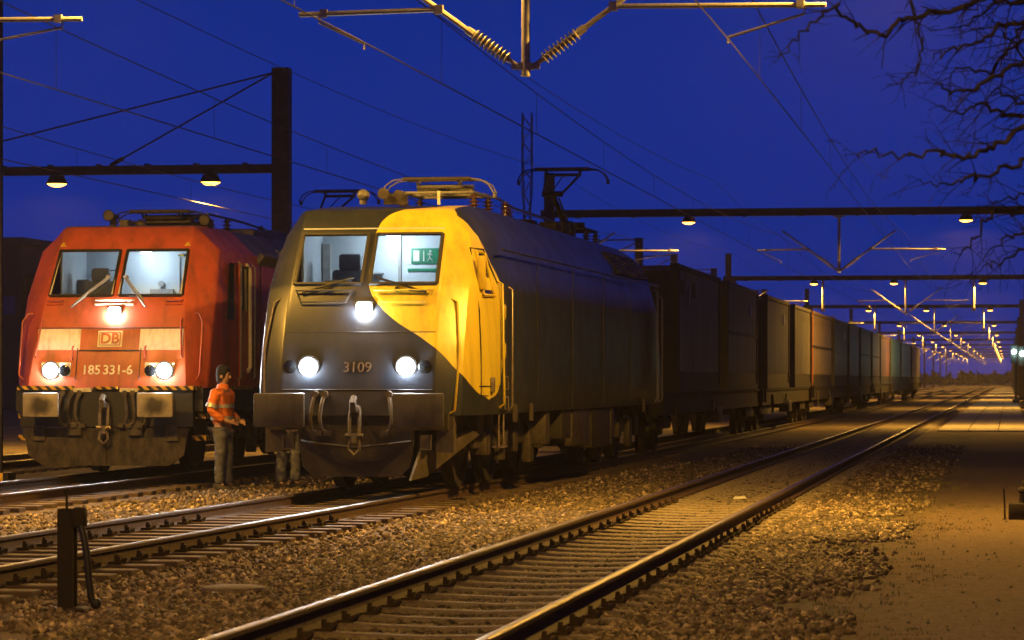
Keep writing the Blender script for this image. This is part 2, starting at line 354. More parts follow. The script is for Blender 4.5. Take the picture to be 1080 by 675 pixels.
# ================================================================== SETTING
# ground: one sheet out to the horizon, a finer grid where the camera looks
g = MB(); xs = [-2500,-600,-200,-60] + [x for x in range(-30,13,3)] + [40,200,900,2500]; ys = [-600,-100,-20,5] + [y for y in range(10,80,3)] + [100,150,220,320,500,900,1600,4500]
for yy in ys:
    for xx in xs: g.v.append((xx, yy, 0))
nx = len(xs)
for j in range(len(ys)-1):
    for i in range(nx-1): g.f.append((j*nx+i, j*nx+i+1, (j+1)*nx+i+1, (j+1)*nx+i)); g.m.append(0)
structure(g.build('ground', M['ground']))

def smooth_path(knots):
    ks = sorted(knots)
    def f(t):
        if t <= ks[0][0]: return ks[0][1] + (t-ks[0][0])*(ks[1][1]-ks[0][1])/(ks[1][0]-ks[0][0])
        if t >= ks[-1][0]: return ks[-1][1]
        for a, b in zip(ks, ks[1:]):
            if a[0] <= t <= b[0]:
                q = (t-a[0])/(b[0]-a[0]); return a[1]*(1-q) + b[1]*q
    return lambda t: sum(f(t+d) for d in (-6,-3,0,3,6))/5
NEAR = lambda t: -3.62
LOCO = smooth_path([(10,-8.58),(25,-8.36),(38,-8.05),(58,-7.80),(70,-7.78)])
DBT = lambda t: -13.15
LEFT = lambda t: -18.0
LEFT2 = lambda t: -22.8

RAIL = [(-.0675,0),(-.0675,.012),(-.012,.03),(-.009,.035),(-.009,.108),(-.036,.118),(-.036,.140),(-.026,.150),(.026,.150),(.036,.140),(.036,.118),(.009,.108),(.009,.035),(.012,.03),(.0675,.012),(.0675,0)]
def rail(parent, uc, side, t0, t1, step):
    ts = list(np.arange(t0, t1, step)) + [t1]; b = MB(); n = len(RAIL)
    for t in ts:
        x = uc(t) + side*.7535
        for px_, pz in RAIL: b.v.append((x+px_, t, RZ-.153+pz))
    for i in range(len(ts)-1):
        for k in range(n-1):
            a = i*n+k; b.f.append((a, a+1, a+1+n, a+n)); b.m.append(0)
    o = b.build('rail', M['rail_side'], parent, 40)
    h = MB()
    for t in ts:
        x = uc(t) + side*.7535
        for px_, dz in ((-.031,-.004),(-.022,.0015),(0,.003),(.022,.0015),(.031,-.004)): h.v.append((x+px_, t, RZ-.003+dz))
    for i in range(len(ts)-1):
        for k in range(4): a = i*5+k; h.f.append((a,a+1,a+6,a+5)); h.m.append(0)
    h.build('running_surface', M['rail_top'], o, 60)

# sleepers: concrete with raised rail seats (near track) or tarred wood
def concrete_sleeper():
    b = MB(); prof = [(-1.25,-.045),(-1.05,.012),(-.62,.022),(-.45,.010),(0,-.002),(.45,.010),(.62,.022),(1.05,.012),(1.25,-.045)]
    for x, z in prof:
        for dy, dz in ((-.125,-.12),(-.088,-.012),(-.06,0),(.06,0),(.088,-.012),(.125,-.12)): b.v.append((x, dy, z+dz))
    n = 6
    for i in range(len(prof)-1):
        for k in range(n-1): a = i*n+k; b.f.append((a,a+1,a+1+n,a+n)); b.m.append(0)
    b.f += [tuple(range(6)), tuple(range(len(b.v)-6, len(b.v)))]; b.m += [0,0]
    return b.mesh('sleeper', M['sleeper'])
def wood_sleeper():
    b = MB(); b.bbox((0,0,-.055), (2.5,.25,.13), .015); return b.mesh('wood_sleeper', M['wood'])
def clip_mesh():
    b = MB(); b.box((0,0,.02), (.11,.13,.03)); b.box((-.01,0,.05), (.05,.05,.05)); b.cyl((0,0,.04),(0,0,.095),.018,6); b.tube([(-.05,-.06,.03),(-.07,-.03,.055),(-.05,0,.045),(-.07,.03,.055),(-.05,.06,.03)], .012, 5)
    return b.mesh('rail_fastening', M['clip'])
CS, WS, CL = concrete_sleeper(), wood_sleeper(), clip_mesh()
def track(name, label, uc, t0, t1, step, sl, s0, s1, ds, nclip):
    r = link(name, None); structure(r); r['label'] = label
    for s_ in (-1, 1): rail(r, uc, s_, t0, t1, step)
    t = s0; k = 0
    while t < s1 and k < 299:
        o = link('sleeper', sl, r, (uc(t) + random.uniform(-.02,.02), t, (.024 if sl is CS else .049)), random.uniform(-.012,.012) - (uc(t+1)-uc(t-1))/2)
        if k < nclip:
            for x in (-.86,-.645,.645,.86):
                c = link('rail_fastening', CL, o, (x, 0, .0)); c.scale.x = -1 if x in (.86, -.645) else 1
        k += 1; t = s0 + k*ds + random.uniform(-.015,.015)
track('railway_track', 'single track nearest the camera running to the vanishing point', NEAR, 6, 620, 3, CS, 12, 160, .70, 40)
track('railway_track', 'track under the yellow and charcoal locomotive and its freight train', LOCO, 8, 420, 2, WS, 17, 62, .64, 26)
track('railway_track', 'track under the red locomotive', DBT, 15, 520, 4, WS, 28, 50, .64, 0)
track('railway_track', 'track beyond the red locomotive', LEFT, 20, 520, 4, WS, 44, 62, .64, 0)

# ballast: loose stones, far too many to count
def stones(name, spots, sizes, m):
    base = np.array([(-1,-1,-1),(1,-1,-1),(1,1,-1),(-1,1,-1),(-1,-1,1),(1,-1,1),(1,1,1),(-1,1,1)], float)*.5
    fc = np.array([(0,3,2,1),(4,5,6,7),(0,1,5,4),(1,2,6,5),(2,3,7,6),(3,0,4,7)])
    n = len(spots); v = base[None] * rng.uniform(.55,1.25,(n,8,3)) * sizes[:,None,None] * np.array([1.15,1,.72])
    a = rng.uniform(0,2*np.pi,(n,3)) * np.array([.22,.22,1])
    def rot(v, a, i, j):
        c, s = np.cos(a)[:,None], np.sin(a)[:,None]; p, q = v[:,:,i].copy(), v[:,:,j].copy()
        v[:,:,i] = p*c - q*s; v[:,:,j] = p*s + q*c
    rot(v, a[:,0], 1, 2); rot(v, a[:,1], 0, 2); rot(v, a[:,2], 0, 1)
    v += spots[:,None,:]
    me = bpy.data.meshes.new(name); F = (fc[None] + (np.arange(n)*8)[:,None,None]).reshape(-1,4)
    me.vertices.add(n*8); me.vertices.foreach_set('co', v.reshape(-1))
    me.loops.add(len(F)*4); me.loops.foreach_set('vertex_index', F.reshape(-1)); me.polygons.add(len(F))
    me.polygons.foreach_set('loop_start', np.arange(0, len(F)*4, 4)); me.update(calc_edges=True); me.materials.append(m)
    return structure(link(name, me), 'stuff')
def scatter(x0, x1, y0, y1, dens, s0, s1, keep=None, z=.006):
    n = int((x1-x0)*(y1-y0)*dens); p = np.stack([rng.uniform(x0,x1,n), rng.uniform(y0,y1,n), np.full(n, z)], 1)
    s = rng.uniform(s0, s1, n)**1.0
    if keep is not None: k = keep(p); p, s = p[k], s[k]
    p[:,2] += s*.12*rng.uniform(-.6,1,len(s)); p[:,2] -= np.where(np.abs(p[:,0]+3.62) < .72, .028, 0); p[:,2] -= np.where((np.abs(p[:,0]+3.62) > .72) & (np.abs(p[:,0]+3.62) < 1.15), .012, 0); return p, s
def keep_near(p):
    x, y = p[:,0], p[:,1]; d = np.abs(np.abs(x+3.62)-.7535)
    ph = np.abs(((y-12)/.70) % 1 - .5)          # stones thin out on top of the sleepers
    on = (ph > .31 + .05*np.sin(x*7+y*3)) & (np.abs(x+3.62) < 1.0)
    edge = -1.55 - .35*np.sin(y*.9) - .25*np.sin(y*2.3+1)
    return (d > .085) & ~(on & (rng.random(len(x)) < .88)) & (x < edge + rng.normal(0,.30,len(x)))
A = [scatter(-6.0,-1.0,15,26,640,.022,.060,keep_near), scatter(-6.0,-1.0,26,40,400,.026,.062,keep_near), scatter(-6.0,-1.0,40,75,130,.035,.07,keep_near)]
AP, AS = np.concatenate([a[0] for a in A]), np.concatenate([a[1] for a in A]); inn = np.abs(AP[:,0]+3.62) < .70
stones('ballast_stones', AP[~inn], AS[~inn], M['stone']); stones('oily_ballast_stones', AP[inn], AS[inn], M['stone_oily'])
def keep_mid(p):
    x, y = p[:,0], p[:,1]; c = np.array([LOCO(t) for t in y]); d = np.abs(np.abs(x-c)-.7535); return (d > .09) & (np.abs(x+13.15) > 1.55)
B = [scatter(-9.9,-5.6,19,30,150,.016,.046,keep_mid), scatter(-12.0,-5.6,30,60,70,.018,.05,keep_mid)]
PB = scatter(-1.6,1.2,15,40,4,.008,.022)
stones('path_pebbles', PB[0], PB[1], M['stone_sandy'])
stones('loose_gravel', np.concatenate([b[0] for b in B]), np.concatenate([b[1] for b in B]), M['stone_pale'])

# low weeds along the edge of the path
def tuft(b, x, y, h, n):
    for _ in range(n):
        a = random.uniform(0, 6.28); l = h*random.uniform(.5,1); lean = random.uniform(.2,.9)*l; wd = .0015 + .002*random.random()
        p = Vector((x+random.uniform(-.05,.05), y+random.uniform(-.05,.05), 0)); d = Vector((math.cos(a), math.sin(a), 0)); s_ = Vector((-d.y, d.x, 0))*wd
        q = p + d*lean*.4 + Vector((0,0,l*.7)); e = p + d*lean + Vector((0,0,l))
        b.add([p-s_, p+s_, q+s_*.7, q-s_*.7, e], [(0,1,2,3),(3,2,4)])
b = MB()
for _ in range(900):
    y = random.uniform(15, 60); tuft(b, -1.15 - .3*math.sin(y*.9) + random.gauss(0,.25) + .5*max(0,math.sin(y*.55+1))*random.random(), y, random.uniform(.012,.045), 9)
for _ in range(60): tuft(b, random.uniform(.25,1.1), random.uniform(20,60), random.uniform(.05,.14), 9)
M['weed'] = mat('weeds', (.07,.075,.022), .8, c2=(.14,.12,.05), scale=3)
structure(b.build('weeds', M['weed']), 'stuff')

# paved stretch of the path further out, in slabs with joints
pv = link('path', None); structure(pv)
b = MB(); b.bbox((0,0,0), (.93,2.35,.06), .012); M['paving'] = mat('worn_paving', (.42,.38,.31), .8, c2=(.31,.275,.22), scale=3, bump=.15, bscale=30)
ps = b.mesh('paving_slab', M['paving'])
for j in range(78):
    for i in range(3): link('paving_slab', ps, pv, (-1.73 + i*.95, 98 + j*2.38, .012 + random.uniform(-.004,.004)))
b = MB()
for i in range(3): b.bx(-2.195+i*.95, -1.265+i*.95, 283.8, 600, -.02, .04)
structure(b.build('paving_slabs_beyond', M['paving'], pv), 'stuff')

# ------------------------------------------------------------------ lamps
def lamp_mesh():
    s = MB(); s.lathe([(.10,.19),(.16,.185),(.18,.15),(.25,.015),(.262,.0),(.255,.0),(.24,.02),(.17,.145)], (0,0,0), 'z', 18, cap=False); s.box((0,0,.19), (.20,.28,.05))
    l = MB(); l.lathe([(.001,-.075),(.10,-.065),(.18,-.03),(.225,.0),(.20,.03),(.001,.03)], (0,0,0), 'z', 18, cap=False)
    return s.mesh('lamp_shade', M['gantry'], 40), l.mesh('lamp_lens', M['lamp'], 60)
SH, LE = lamp_mesh()
ld = {}
def sodium(p, label, power=1.0, group='sodium lamps hung from the gantries'):
    r = thing('hanging_lamp', label, 'lamp', p, 0, group)
    link('lamp_shade', SH, r); link('lamp_lens', LE, r)
    k = round(power, 2)
    if k and k not in ld:
        d = bpy.data.lights.new('sodium_light', 'SPOT'); d.energy = LAMP_W*k; d.color = SODIUM; d.spot_size = R(168); d.spot_blend = .25; d.shadow_soft_size = .16; ld[k] = d
    if k:
        o = bpy.data.objects.new('sodium_light', ld[k]); col.objects.link(o); o.parent = r; o.location = (0,0,-.12)
    return r

# ------------------------------------------------------------------ gantries
BEAM_Z = RZ + 7.1
def insulator(b, p, d, L=.56, r=.085, n=9):
    prof = [(.035,0),(.035,.04)]
    for i in range(n):
        z = .05 + (L-.1)*i/(n-1); prof += [(.035,z-.012),(r,z),(r*.92,z+.012),(.038,z+.02)]
    prof += [(.035,L-.04),(.035,L)]
    b.lathe_dir(prof, p, d, 12)
def half_v(parent, x0, t, s, reach=3.55, z0=5.14, top=True, rx=2.4):
    """one side of a hung bracket: insulator, diagonal tube, level tube and steady arm. s = +1 right, -1 left; heights above rail"""
    d = Vector((s*.80, 0, .58)).normalized(); p = Vector((x0 + s*.09, t, RZ+z0)); b = MB()
    b.tube([p, p + d*.14], .028, 8); b.box(p + Vector((s*.03,0,0)), (.10,.05,.07)); insulator(b, p + d*.12, d)
    b.build('insulator', M['ceramic_grey'], parent, 35)
    q = p + d*.66; e = p + d*2.25; b = MB(); b.tube([q - d*.03, e], .033, 8); b.cyl(q, q + d*.10, .05, 8); b.build('diagonal_tube', M['galv'], parent, 40)
    j = p + d*1.18; far = Vector((x0 + s*reach, t, j.z - .03)); b = MB(); b.tube([j, far], .031, 8); b.box(j, (.10,.09,.11)); b.box((x0+s*(reach-.3), t, j.z-.02), (.09,.07,.10)); b.build('level_tube', M['galv'], parent, 40)
    a = Vector((x0 + s*(reach-.25), t, j.z - .13)); c = Vector((x0 + s*rx, t, RZ + 5.44)); b = MB(); b.tube([a + Vector((0,0,.1)), a, c, c - Vector((0,0,.07))], .018, 6); b.build('steady_arm', M['galv'], parent)
def gantry(i, t, near):
    r = thing('catenary_gantry', ['gantry whose hung bracket fills the top centre, its beam above the frame', 'nearest dark gantry beam crossing above the container train', 'second gantry beam back, just above the container roofs', 'third gantry beam back over the containers'][i] if i < 4 else f"{['fourth','fifth','sixth','seventh','eighth','ninth','tenth','eleventh'][i-4]} gantry back in the row towards the vanishing point", 'gantry', (0,t,0), 0, 'gantries across the tracks')
    xl, xr = -15.55, 1.0
    b = MB(); b.bx(xl-.3, xr+.3, -.12, .12, BEAM_Z-.13-.0, BEAM_Z-.10); b.bx(xl-.3, xr+.3, -.12, .12, BEAM_Z+.10, BEAM_Z+.13); b.bx(xl-.3, xr+.3, -.02, .02, BEAM_Z-.1, BEAM_Z+.1)
    for k in range(9): b.bx(xl+1+k*1.9-.06, xl+1+k*1.9+.06, -.14,.14, BEAM_Z-.155, BEAM_Z-.13)
    b.build('beam', M['gantry'], r)
    for x, h in ((xl, 8.5), (xr, 7.6)):
        b = MB(); b.bx(x-.16,x+.16,-.17,-.145,-.1,RZ+h); b.bx(x-.16,x+.16,.145,.17,-.1,RZ+h); b.bx(x-.02,x+.02,-.145,.145,-.1,RZ+h); b.bx(x-.30,x+.30,-.30,.30,-.1,.12)
        b.build('mast', M['gantry'], r)
    x0 = -5.65
    b = MB(); b.cyl((x0,0,RZ+5.05),(x0,0,BEAM_Z-.1),.052,12); b.lathe([(.056,RZ+5.02),(.056,RZ+5.06)], (x0,0,0),'z',12); b.box((x0,0,RZ+5.14), (.16,.09,.09)); b.box((x0,0,BEAM_Z-.17), (.34,.3,.05)); b.build('dropper_post', M['galv'], r, 40)
    half_v(r, x0, 0, 1); half_v(r, x0, 0, -1, reach=2.75, rx=1.95)
    b = MB(); b.bx(xl+.1, xl+.9, -.05, .05, RZ+5.5, RZ+5.56); b.build('bracket_stub', M['gantry'], r)
    half_v(r, xl+.35, 0, 1, reach=4.1, rx=2.3)
    if i >= 2:
        for x in (-10.25, -1.9):
            b = MB(); b.cyl((x,0,BEAM_Z-1.75),(x,0,BEAM_Z-.1),.065,8); b.box((x,0,BEAM_Z-1.8),(.26,.26,.16)); b.build('dropper_post', M['galv'], r, 40)
    return r
GT = [36.1 + k*68.5 for k in range(12)]
row = ['the red and yellow locomotives', 'the train and the empty track', 'the near track', 'the path']
ordn = ['nearest','second','third','fourth','fifth','sixth','seventh','eighth','ninth','tenth','eleventh','twelfth']
LX = [(-15.3,'beyond the train on the far left'), (-10.75,'left of the freight train'), (-6.3,'between the train and the near track'), (-1.4,'over the path on the right')]
for i, t in enumerate(GT):
    gantry(i, t, i < 2)
    for k, (x, wd) in enumerate(LX):
        if i == 1 and k in (0, 2): continue
        sodium((x, t, BEAM_Z-.13-.20), f"yellow sodium lamp {wd}, under the {ordn[i]} gantry", (1.3,.42,.16,1.6)[k] if i == 0 else (1,1,.4,1.7)[k])
for bt, wd2, pw in ((9.0,'just ahead of the camera',(.15,.2,.2,.72)), (-32.4,'well behind the camera',(1,1,1,1))):
    gb = thing('catenary_gantry', f"gantry standing {wd2}, out of the picture", 'gantry', (0,bt,0), 0, 'gantries across the tracks')
    b = MB(); b.bx(-15.85,1.3,-.12,.12,BEAM_Z-.13,BEAM_Z+.13); b.build('beam', M['gantry'], gb)
    for x in (-15.55, 1.0): b = MB(); b.bx(x-.16,x+.16,-.17,.17,-.1,RZ+8); b.build('mast', M['gantry'], gb)
    for (x, wd), k in zip(LX, pw): sodium((x, bt, BEAM_Z-.33), f"yellow sodium lamp {wd}, {wd2}", k)

# tall mast with a stayed arm reaching left behind the red locomotive
mx, mt = -16.3, 68.3
r = thing('stayed_mast', 'tall dark mast behind the locomotives with a stayed arm reaching left', 'mast', (mx, mt, 0))
b = MB(); b.bx(-.19,.19,-.2,-.17,-.1,RZ+8.5); b.bx(-.19,.19,.17,.2,-.1,RZ+8.5); b.bx(-.02,.02,-.17,.17,-.1,RZ+8.5); b.bx(.165,.19,-.17,.17,-.1,RZ+8.5); b.bx(-.4,.4,-.4,.4,-.1,.15); b.build('mast_column', M['gantry'], r)
b = MB(); b.bx(-16.5,-.19,-.10,.10,RZ+6.22-.10,RZ+6.22+.10)
for k in range(14): b.bx(-.9-k*1.15,-.8-k*1.15,-.12,.12,RZ+6.33,RZ+6.36)
b.build('arm', M['gantry'], r)
for x, z in ((-4.05,6.32),(-9.2,6.32)):
    b = MB(); b.cyl((-.19,0,RZ+8.4),(x,0,RZ+z),.022,6); b.lathe_dir([(.02,0),(.05,.05),(.05,.35),(.02,.4)], (x,0,RZ+z), Vector((-.19-x,0,8.4-z)), 8); b.build('stay_cable', M['gantry'], r)
for px_, wd in ((60,'leftmost lamp, glowing'), (222,'lamp above the red locomotive roof')):
    p = px2(px_, 190, 70); q = (px_-540)/3250; c, s_ = math.cos(YAW), math.sin(YAW); u = mt*(q*c-s_)/(c+q*s_)
    sodium((u, mt, RZ+6.22-.1-.20), f"yellow sodium {wd}, under the stayed mast's arm", .8)

# masts further off on the left with short bracket arms
for px_, py_, Y, wd in ((674,251,200,'first'),(711,268,227,'second'),(753,283,256,'third'),(806,305,315,'fourth')):
    p = px2(px_, py_, Y); r = thing('bracket_mast', f"{wd} far mast with a lit bracket arm, its top just above the train", 'mast', (p.x, p.y, 0), 0, 'far masts beyond the train')
    b = MB(); b.bx(-.24,.24,-.24,.24,-.1,p.z); b.bx(-.4,.4,-.4,.4,-.1,.3); b.bx(-.28,.28,-.28,.28,p.z-.06,p.z); b.build('mast_column', M['gantry'], r)
    b = MB(); b.tube([(.2,0,p.z-.1),(-3.0,0,p.z-.15)], .06, 6); b.tube([(-.2,0,p.z-.3),(-1.6,0,p.z-1.0)], .05, 6); b.build('bracket_arm', M['galv'], r)

# ------------------------------------------------------------------ overhead wires
def line(name, label, xs_, m=None):
    r = thing('overhead_line', label, 'overhead wire', (0,0,0)); T = [-32.4] + GT
    st = [xs_ + (.18 if k % 2 else -.05) for k in range(len(T))]
    b = MB(); b.tube([(st[k], T[k], RZ+5.37) for k in range(len(T))], .011, 4); b.build('contact_wire', M['wire'], r)
    pts = []; d = MB()
    for k in range(len(T)-1):
        for q in range(16):
            f = q/16; x = st[k]*(1-f)+st[k+1]*f; y = T[k]*(1-f)+T[k+1]*f; z = 6.34 - 4*.52*f*(1-f); pts.append((x,y,RZ+z))
            if q % 2 == 1 and y < 260: d.tube([(x,y,RZ+z),(x,y,RZ+5.37)], .005, 3)
    pts.append((st[-1],T[-1],RZ+6.34))
    b = MB(); b.tube(pts, .010, 4); b.build('messenger_wire', M['wire'], r); d.build('dropper_wires', M['wire'], r)['kind'] = 'stuff'
line('overhead_line', 'overhead wires above the near empty track', -3.38)
line('overhead_line', 'overhead wires above the freight train and its locomotive', -7.62)
line('overhead_line', 'overhead wires above the red locomotive', -12.95)
line('overhead_line', 'overhead wires above the track beyond the red locomotive', -17.9)
for x, z, lb in ((-9.9, 8.2, 'feeder wire slung left of the freight train'), (-15.4, 8.6, 'feeder wire slung along the left row of masts')):
    b = MB(); pts = []
    for k in range(len(GT)-1):
        for q in range(8): f = q/8; pts.append((x, GT[k]+(GT[k+1]-GT[k])*f, RZ+z-4*.5*f*(1-f)))
    b.tube([(x,-32,RZ+z)] + pts, .010, 4); tag(b.build('feeder_wire', M['wire']), lb, 'wire')

# ------------------------------------------------------------------ far things
# lattice tower
p = px2(556, 119, 330); r = thing('lattice_tower', 'thin lattice radio tower rising behind the locomotives', 'tower', (p.x, p.y, 0))
b = MB(); H = p.z; hw = .42
def wdt(z): return 1.0 if z > H-9 else .70
for sx in (-1,1):
    for sy in (-1,1): b.tube([(sx*.34,sy*.34,-.5),(sx*.34,sy*.34,H-10),(sx*.50,sy*.50,H-8.5),(sx*.50,sy*.50,H)], .055, 4)
b.build('tower_legs', M['gantry'], r)['kind'] = 'stuff'
b = MB(); z = .5; k = 0
while z < H-1:
    w_ = .50 if z > H-8.5 else .34
    for a, c in (((-w_,-w_),(w_,-w_)),((-w_,w_),(w_,w_)),((-w_,-w_),(-w_,w_)),((w_,-w_),(w_,w_))):
        b.tube([(a[0],a[1],z if k%2 else z+1.4),(c[0],c[1],z+1.4 if k%2 else z)], .045, 3)
    z += 1.4; k += 1
b.build('tower_bracing', M['gantry'], r)['kind'] = 'stuff'

# dark warehouse on the far left
M['shed'] = mat('dark_cladding', (.022,.03,.065), .8, c2=(.015,.022,.05), scale=1.2)
p = px2(22, 257, 170); r = thing('warehouse', 'dark blue-grey warehouse with a taller block at the far left edge', 'building', (p.x, p.y, 0))
b = MB(); b.bx(-30,0,0,22,-.3,p.z); b.bx(-30.2,.2,-.2,22.2,p.z,p.z+.35); b.build('tower_block', M['shed'], r)
h2 = cam.location.z + (400-293)/3250*170
b = MB(); b.bx(0.02,9.5,1,24,-.3,h2); b.bx(.02,9.7,.8,24.2,h2,h2+.25); b.build('hall', M['shed'], r)
for k in range(12): b = MB(); b.bx(.35+k*.77,.95+k*.77,.93,1.0,.2,h2-.4); b.build('cladding_panel', M['shed'], r)
for k in range(3): b = MB(); b.bx(-3.2+k*1.05,-2.4+k*1.05,-.06,0,5.2,6.2); b.build('window', M['darkglass'], r)
b = MB(); b.bx(-30,9.6,.3,.9,3.3,3.5); b.build('canopy', M['gantry'], r)

# hedge of far trees closing the view
M['wood_far'] = mat('far_trees', (.02,.022,.016), .95, scale=2)
b = MB()
for k in range(2600):
    x = random.uniform(-330, 140); y = random.uniform(900, 960); h = random.uniform(2,4.5)*(1+.3*math.sin(x*.05)); z = random.uniform(.3,1)*h; s_ = random.uniform(.8,2.0)
    for _ in range(3):
        q = Matrix.Rotation(random.uniform(0,3), 3, Vector((random.random(),random.random(),random.random()+.01)).normalized()); d = [Vector((math.cos(a)*s_, math.sin(a)*s_, 0)) for a in (0,2.1,4.2)]
        b.add([q@e + Vector((x,y,z)) for e in d] , [(0,1,2)])
structure(b.build('distant_wood', M['wood_far']), 'stuff')

# signal mast with greenish lights at the right edge
M['greenlamp'] = emit('green_white_lens', (.62,1,.86), 30)
for px_, py_, Y, wd in ((1069.5,371,205,'left one of the pair at the right edge'), (1078,373,190,'right one of the pair, cut by the right edge')):
    p = px2(px_, py_, Y); r = thing('light_signal', f"signal with pale green light, {wd}", 'signal', (p.x, p.y, 0))
    b = MB(); b.cyl((.12,.1,-.1),(.12,.1,p.z+.9),.06,8); b.bx(-.1,.34,.04,.16,-.1,.3); b.build('post', M['gantry'], r)
    b = MB(); b.bx(-.22,.22,-.02,.05,p.z-.75,p.z+.45); b.build('signal_head', M['black'], r)
    b = MB(); b.lathe([(.001,-.10),(.13,-.09),(.15,-.02)], (0,0,p.z), 'y', 14); b.build('lens', M['greenlamp'], r)
    d = bpy.data.lights.new('signal_light','POINT'); d.energy = 60; d.color = (.6,1,.85); d.shadow_soft_size = .1; o = bpy.data.objects.new('signal_light', d); col.objects.link(o); o.parent = r; o.location = (0,-.3,p.z)
p = px2(1074, 318, 150); r = thing('relay_hut', 'dark narrow hut standing at the right edge of the path', 'hut', (1.55, 150, 0))
b = MB(); b.bx(0,3,0,3,-.1,3.4); b.build('wall', M['shed'], r); b = MB(); b.bx(-.25,3.25,-.25,3.25,3.4,3.58); b.build('roof', M['gantry'], r); b = MB(); b.bx(.5,1.4,-.05,0,0,2.1); b.build('door', M['gantry'], r)

r = thing('slim_mast', 'slim dark mast cut by the left edge of the picture', 'mast', (-16.14, 48.0, 0))
b = MB(); b.bx(-.04,.04,-.04,.04,-.1,9.2); b.bx(-.2,.2,-.2,.2,-.1,.12); b.build('mast_column', M['gantry'], r)

# yard lamp posts far out on the left, seen past the tail of the train
pr_ = random.Random(21)
pm = MB(); pm.tube([(0,0,-.2),(0,0,8.2)], [.10,.06], 8); pm.tube([(0,0,8.15),(.25,0,8.45),(.9,0,8.5)], .045, 6); pm = pm.mesh('post', M['gantry'], 40)
for k in range(10):
    t = 300 + k*42 + pr_.uniform(-8,8); u = pr_.choice((-20.5,-25.5,-31)) + pr_.uniform(-.6,.6)
    r = thing('yard_lamp_post', 'small glowing lamp post far off past the tail of the train', 'lamp post', (u, t, 0), 0, 'far yard lamp posts'); link('post', pm, r); s_ = link('lamp_shade', SH, r, (.9,0,8.3)); link('lamp_lens', LE, r, (.9,0,8.3))

# ================================================================== LOCOMOTIVES
# local axes: origin under the front buffer faces at rail-head level, +y towards the rear, z above rail
PE = ((.04,.006),(.60,.165),(.66,.215),(.80,.52),(.95,.88),(1,1.04)); PD = ((.04,.02),(.45,.42),(.86,.82),(.93,.90),(.98,.99),(1,1.1))
def shell(levels, L, dc, ws, xm, side_y, prof):
    """levels: (z, yf, hwf, hs). Returns MB-like data with UV (metres round the nose, z); the windscreen row is left open"""
    nc = 6; rows = []; wref = None
    for z, yf, hf, hs in levels:
        xg = hf - .035
        pts = [(0,yf), (xm,yf), (xg,yf), (hf,yf)]
        d = dc if hs-hf > .25 else dc*max(.25,(hs-hf)/.25)
        for fx, fy in prof:
            pts.append((hf + (hs-hf)*fx, yf + d*fy))
        for y in side_y: pts.append((hs, max(y, pts[-1][1]+.02)))
        half = pts + [(x, L-y) for x, y in reversed(pts)]
        rows.append((z, half))
    ref = rows[len(rows)//3][1]; wv = [0]
    for a, b_ in zip(ref, ref[1:]): wv.append(wv[-1] + math.dist(a, b_))
    n = len(ref); V = []; UV = []
    for z, half in rows:
        ring = [(x,y,z) for x,y in half] + [(-x,y,z) for x,y in half[-2:0:-1]]
        V += ring; UV += [(wv[i], z) for i in range(n)] + [(-wv[i], z) for i in range(n-2, 0, -1)]
    m = 2*n-2; F = []; FU = []
    for j in range(len(rows)-1):
        for i in range(m):
            i2 = (i+1) % m
            openc = j == ws and (i in (1,) or i in (m-2,))
            if openc: continue
            F.append((j*m+i, j*m+i2, (j+1)*m+i2, (j+1)*m+i))
    # roof and floor as strips across
    for j in (0, len(rows)-1):
        for i in range(n-1):
            a, b_ = i, i+1; c, d = (m-b_) % m, (m-a) % m
            f = [j*m+k for k in (a,b_,c,d)]; f = [k for q, k in enumerate(f) if k not in f[:q]]
            if len(f) > 2: F.append(tuple(f))
    return V, F, UV, rows
def shell_object(name, data, mats, parent, pick, smooth=28):
    V, F, UV, rows = data; me = bpy.data.meshes.new(name); me.from_pydata(V, [], F)
    for m in mats: me.materials.append(m)
    bm = bmesh.new(); bm.from_mesh(me); bmesh.ops.recalc_face_normals(bm, faces=bm.faces); uvl = bm.loops.layers.uv.new('UVMap')
    for f in bm.faces:
        f.material_index = pick(f.calc_center_median(), f.normal); f.smooth = True
        for l in f.loops: l[uvl].uv = UV[l.vert.index]
    bm.to_mesh(me); bm.free(); me.set_sharp_from_angle(angle=R(smooth)); return link(name, me, parent)
def yf_at(levels, z):
    for a, b_ in zip(levels, levels[1:]):
        if a[0] <= z <= b_[0]:
            q = (z-a[0])/(b_[0]-a[0]); return a[1]+(b_[1]-a[1])*q
    return levels[0][1] if z < levels[0][0] else levels[-1][1]
def face_rot(levels, z):
    sl = math.atan2(yf_at(levels, z+.08)-yf_at(levels, z-.08), .16); return (R(90)-sl, 0, 0)
def wheelset(parent, y, r_=.62, x=.75, name='wheel'):
    for s_ in (-1,1):
        b = MB(); b.lathe([(.10,-.10),(.16,-.09),(.20,-.03),(r_-.12,-.03),(r_-.08,-.07),(r_,-.07),(r_+.005,.05),(r_+.03,.06),(r_+.03,.085),(r_-.1,.085),(.2,.05),(.1,.06)], (0,0,0), 'x', 24)
        o = b.build(name, M['under'], parent, 35, (s_*x, y, r_)); o.scale.x = -s_
        a = MB(); a.lathe([(.001,-.20),(.13,-.20),(.15,-.16),(.15,-.05)], (0,0,0), 'x', 14); a.build('axle_box', M['under2'], o, 35)
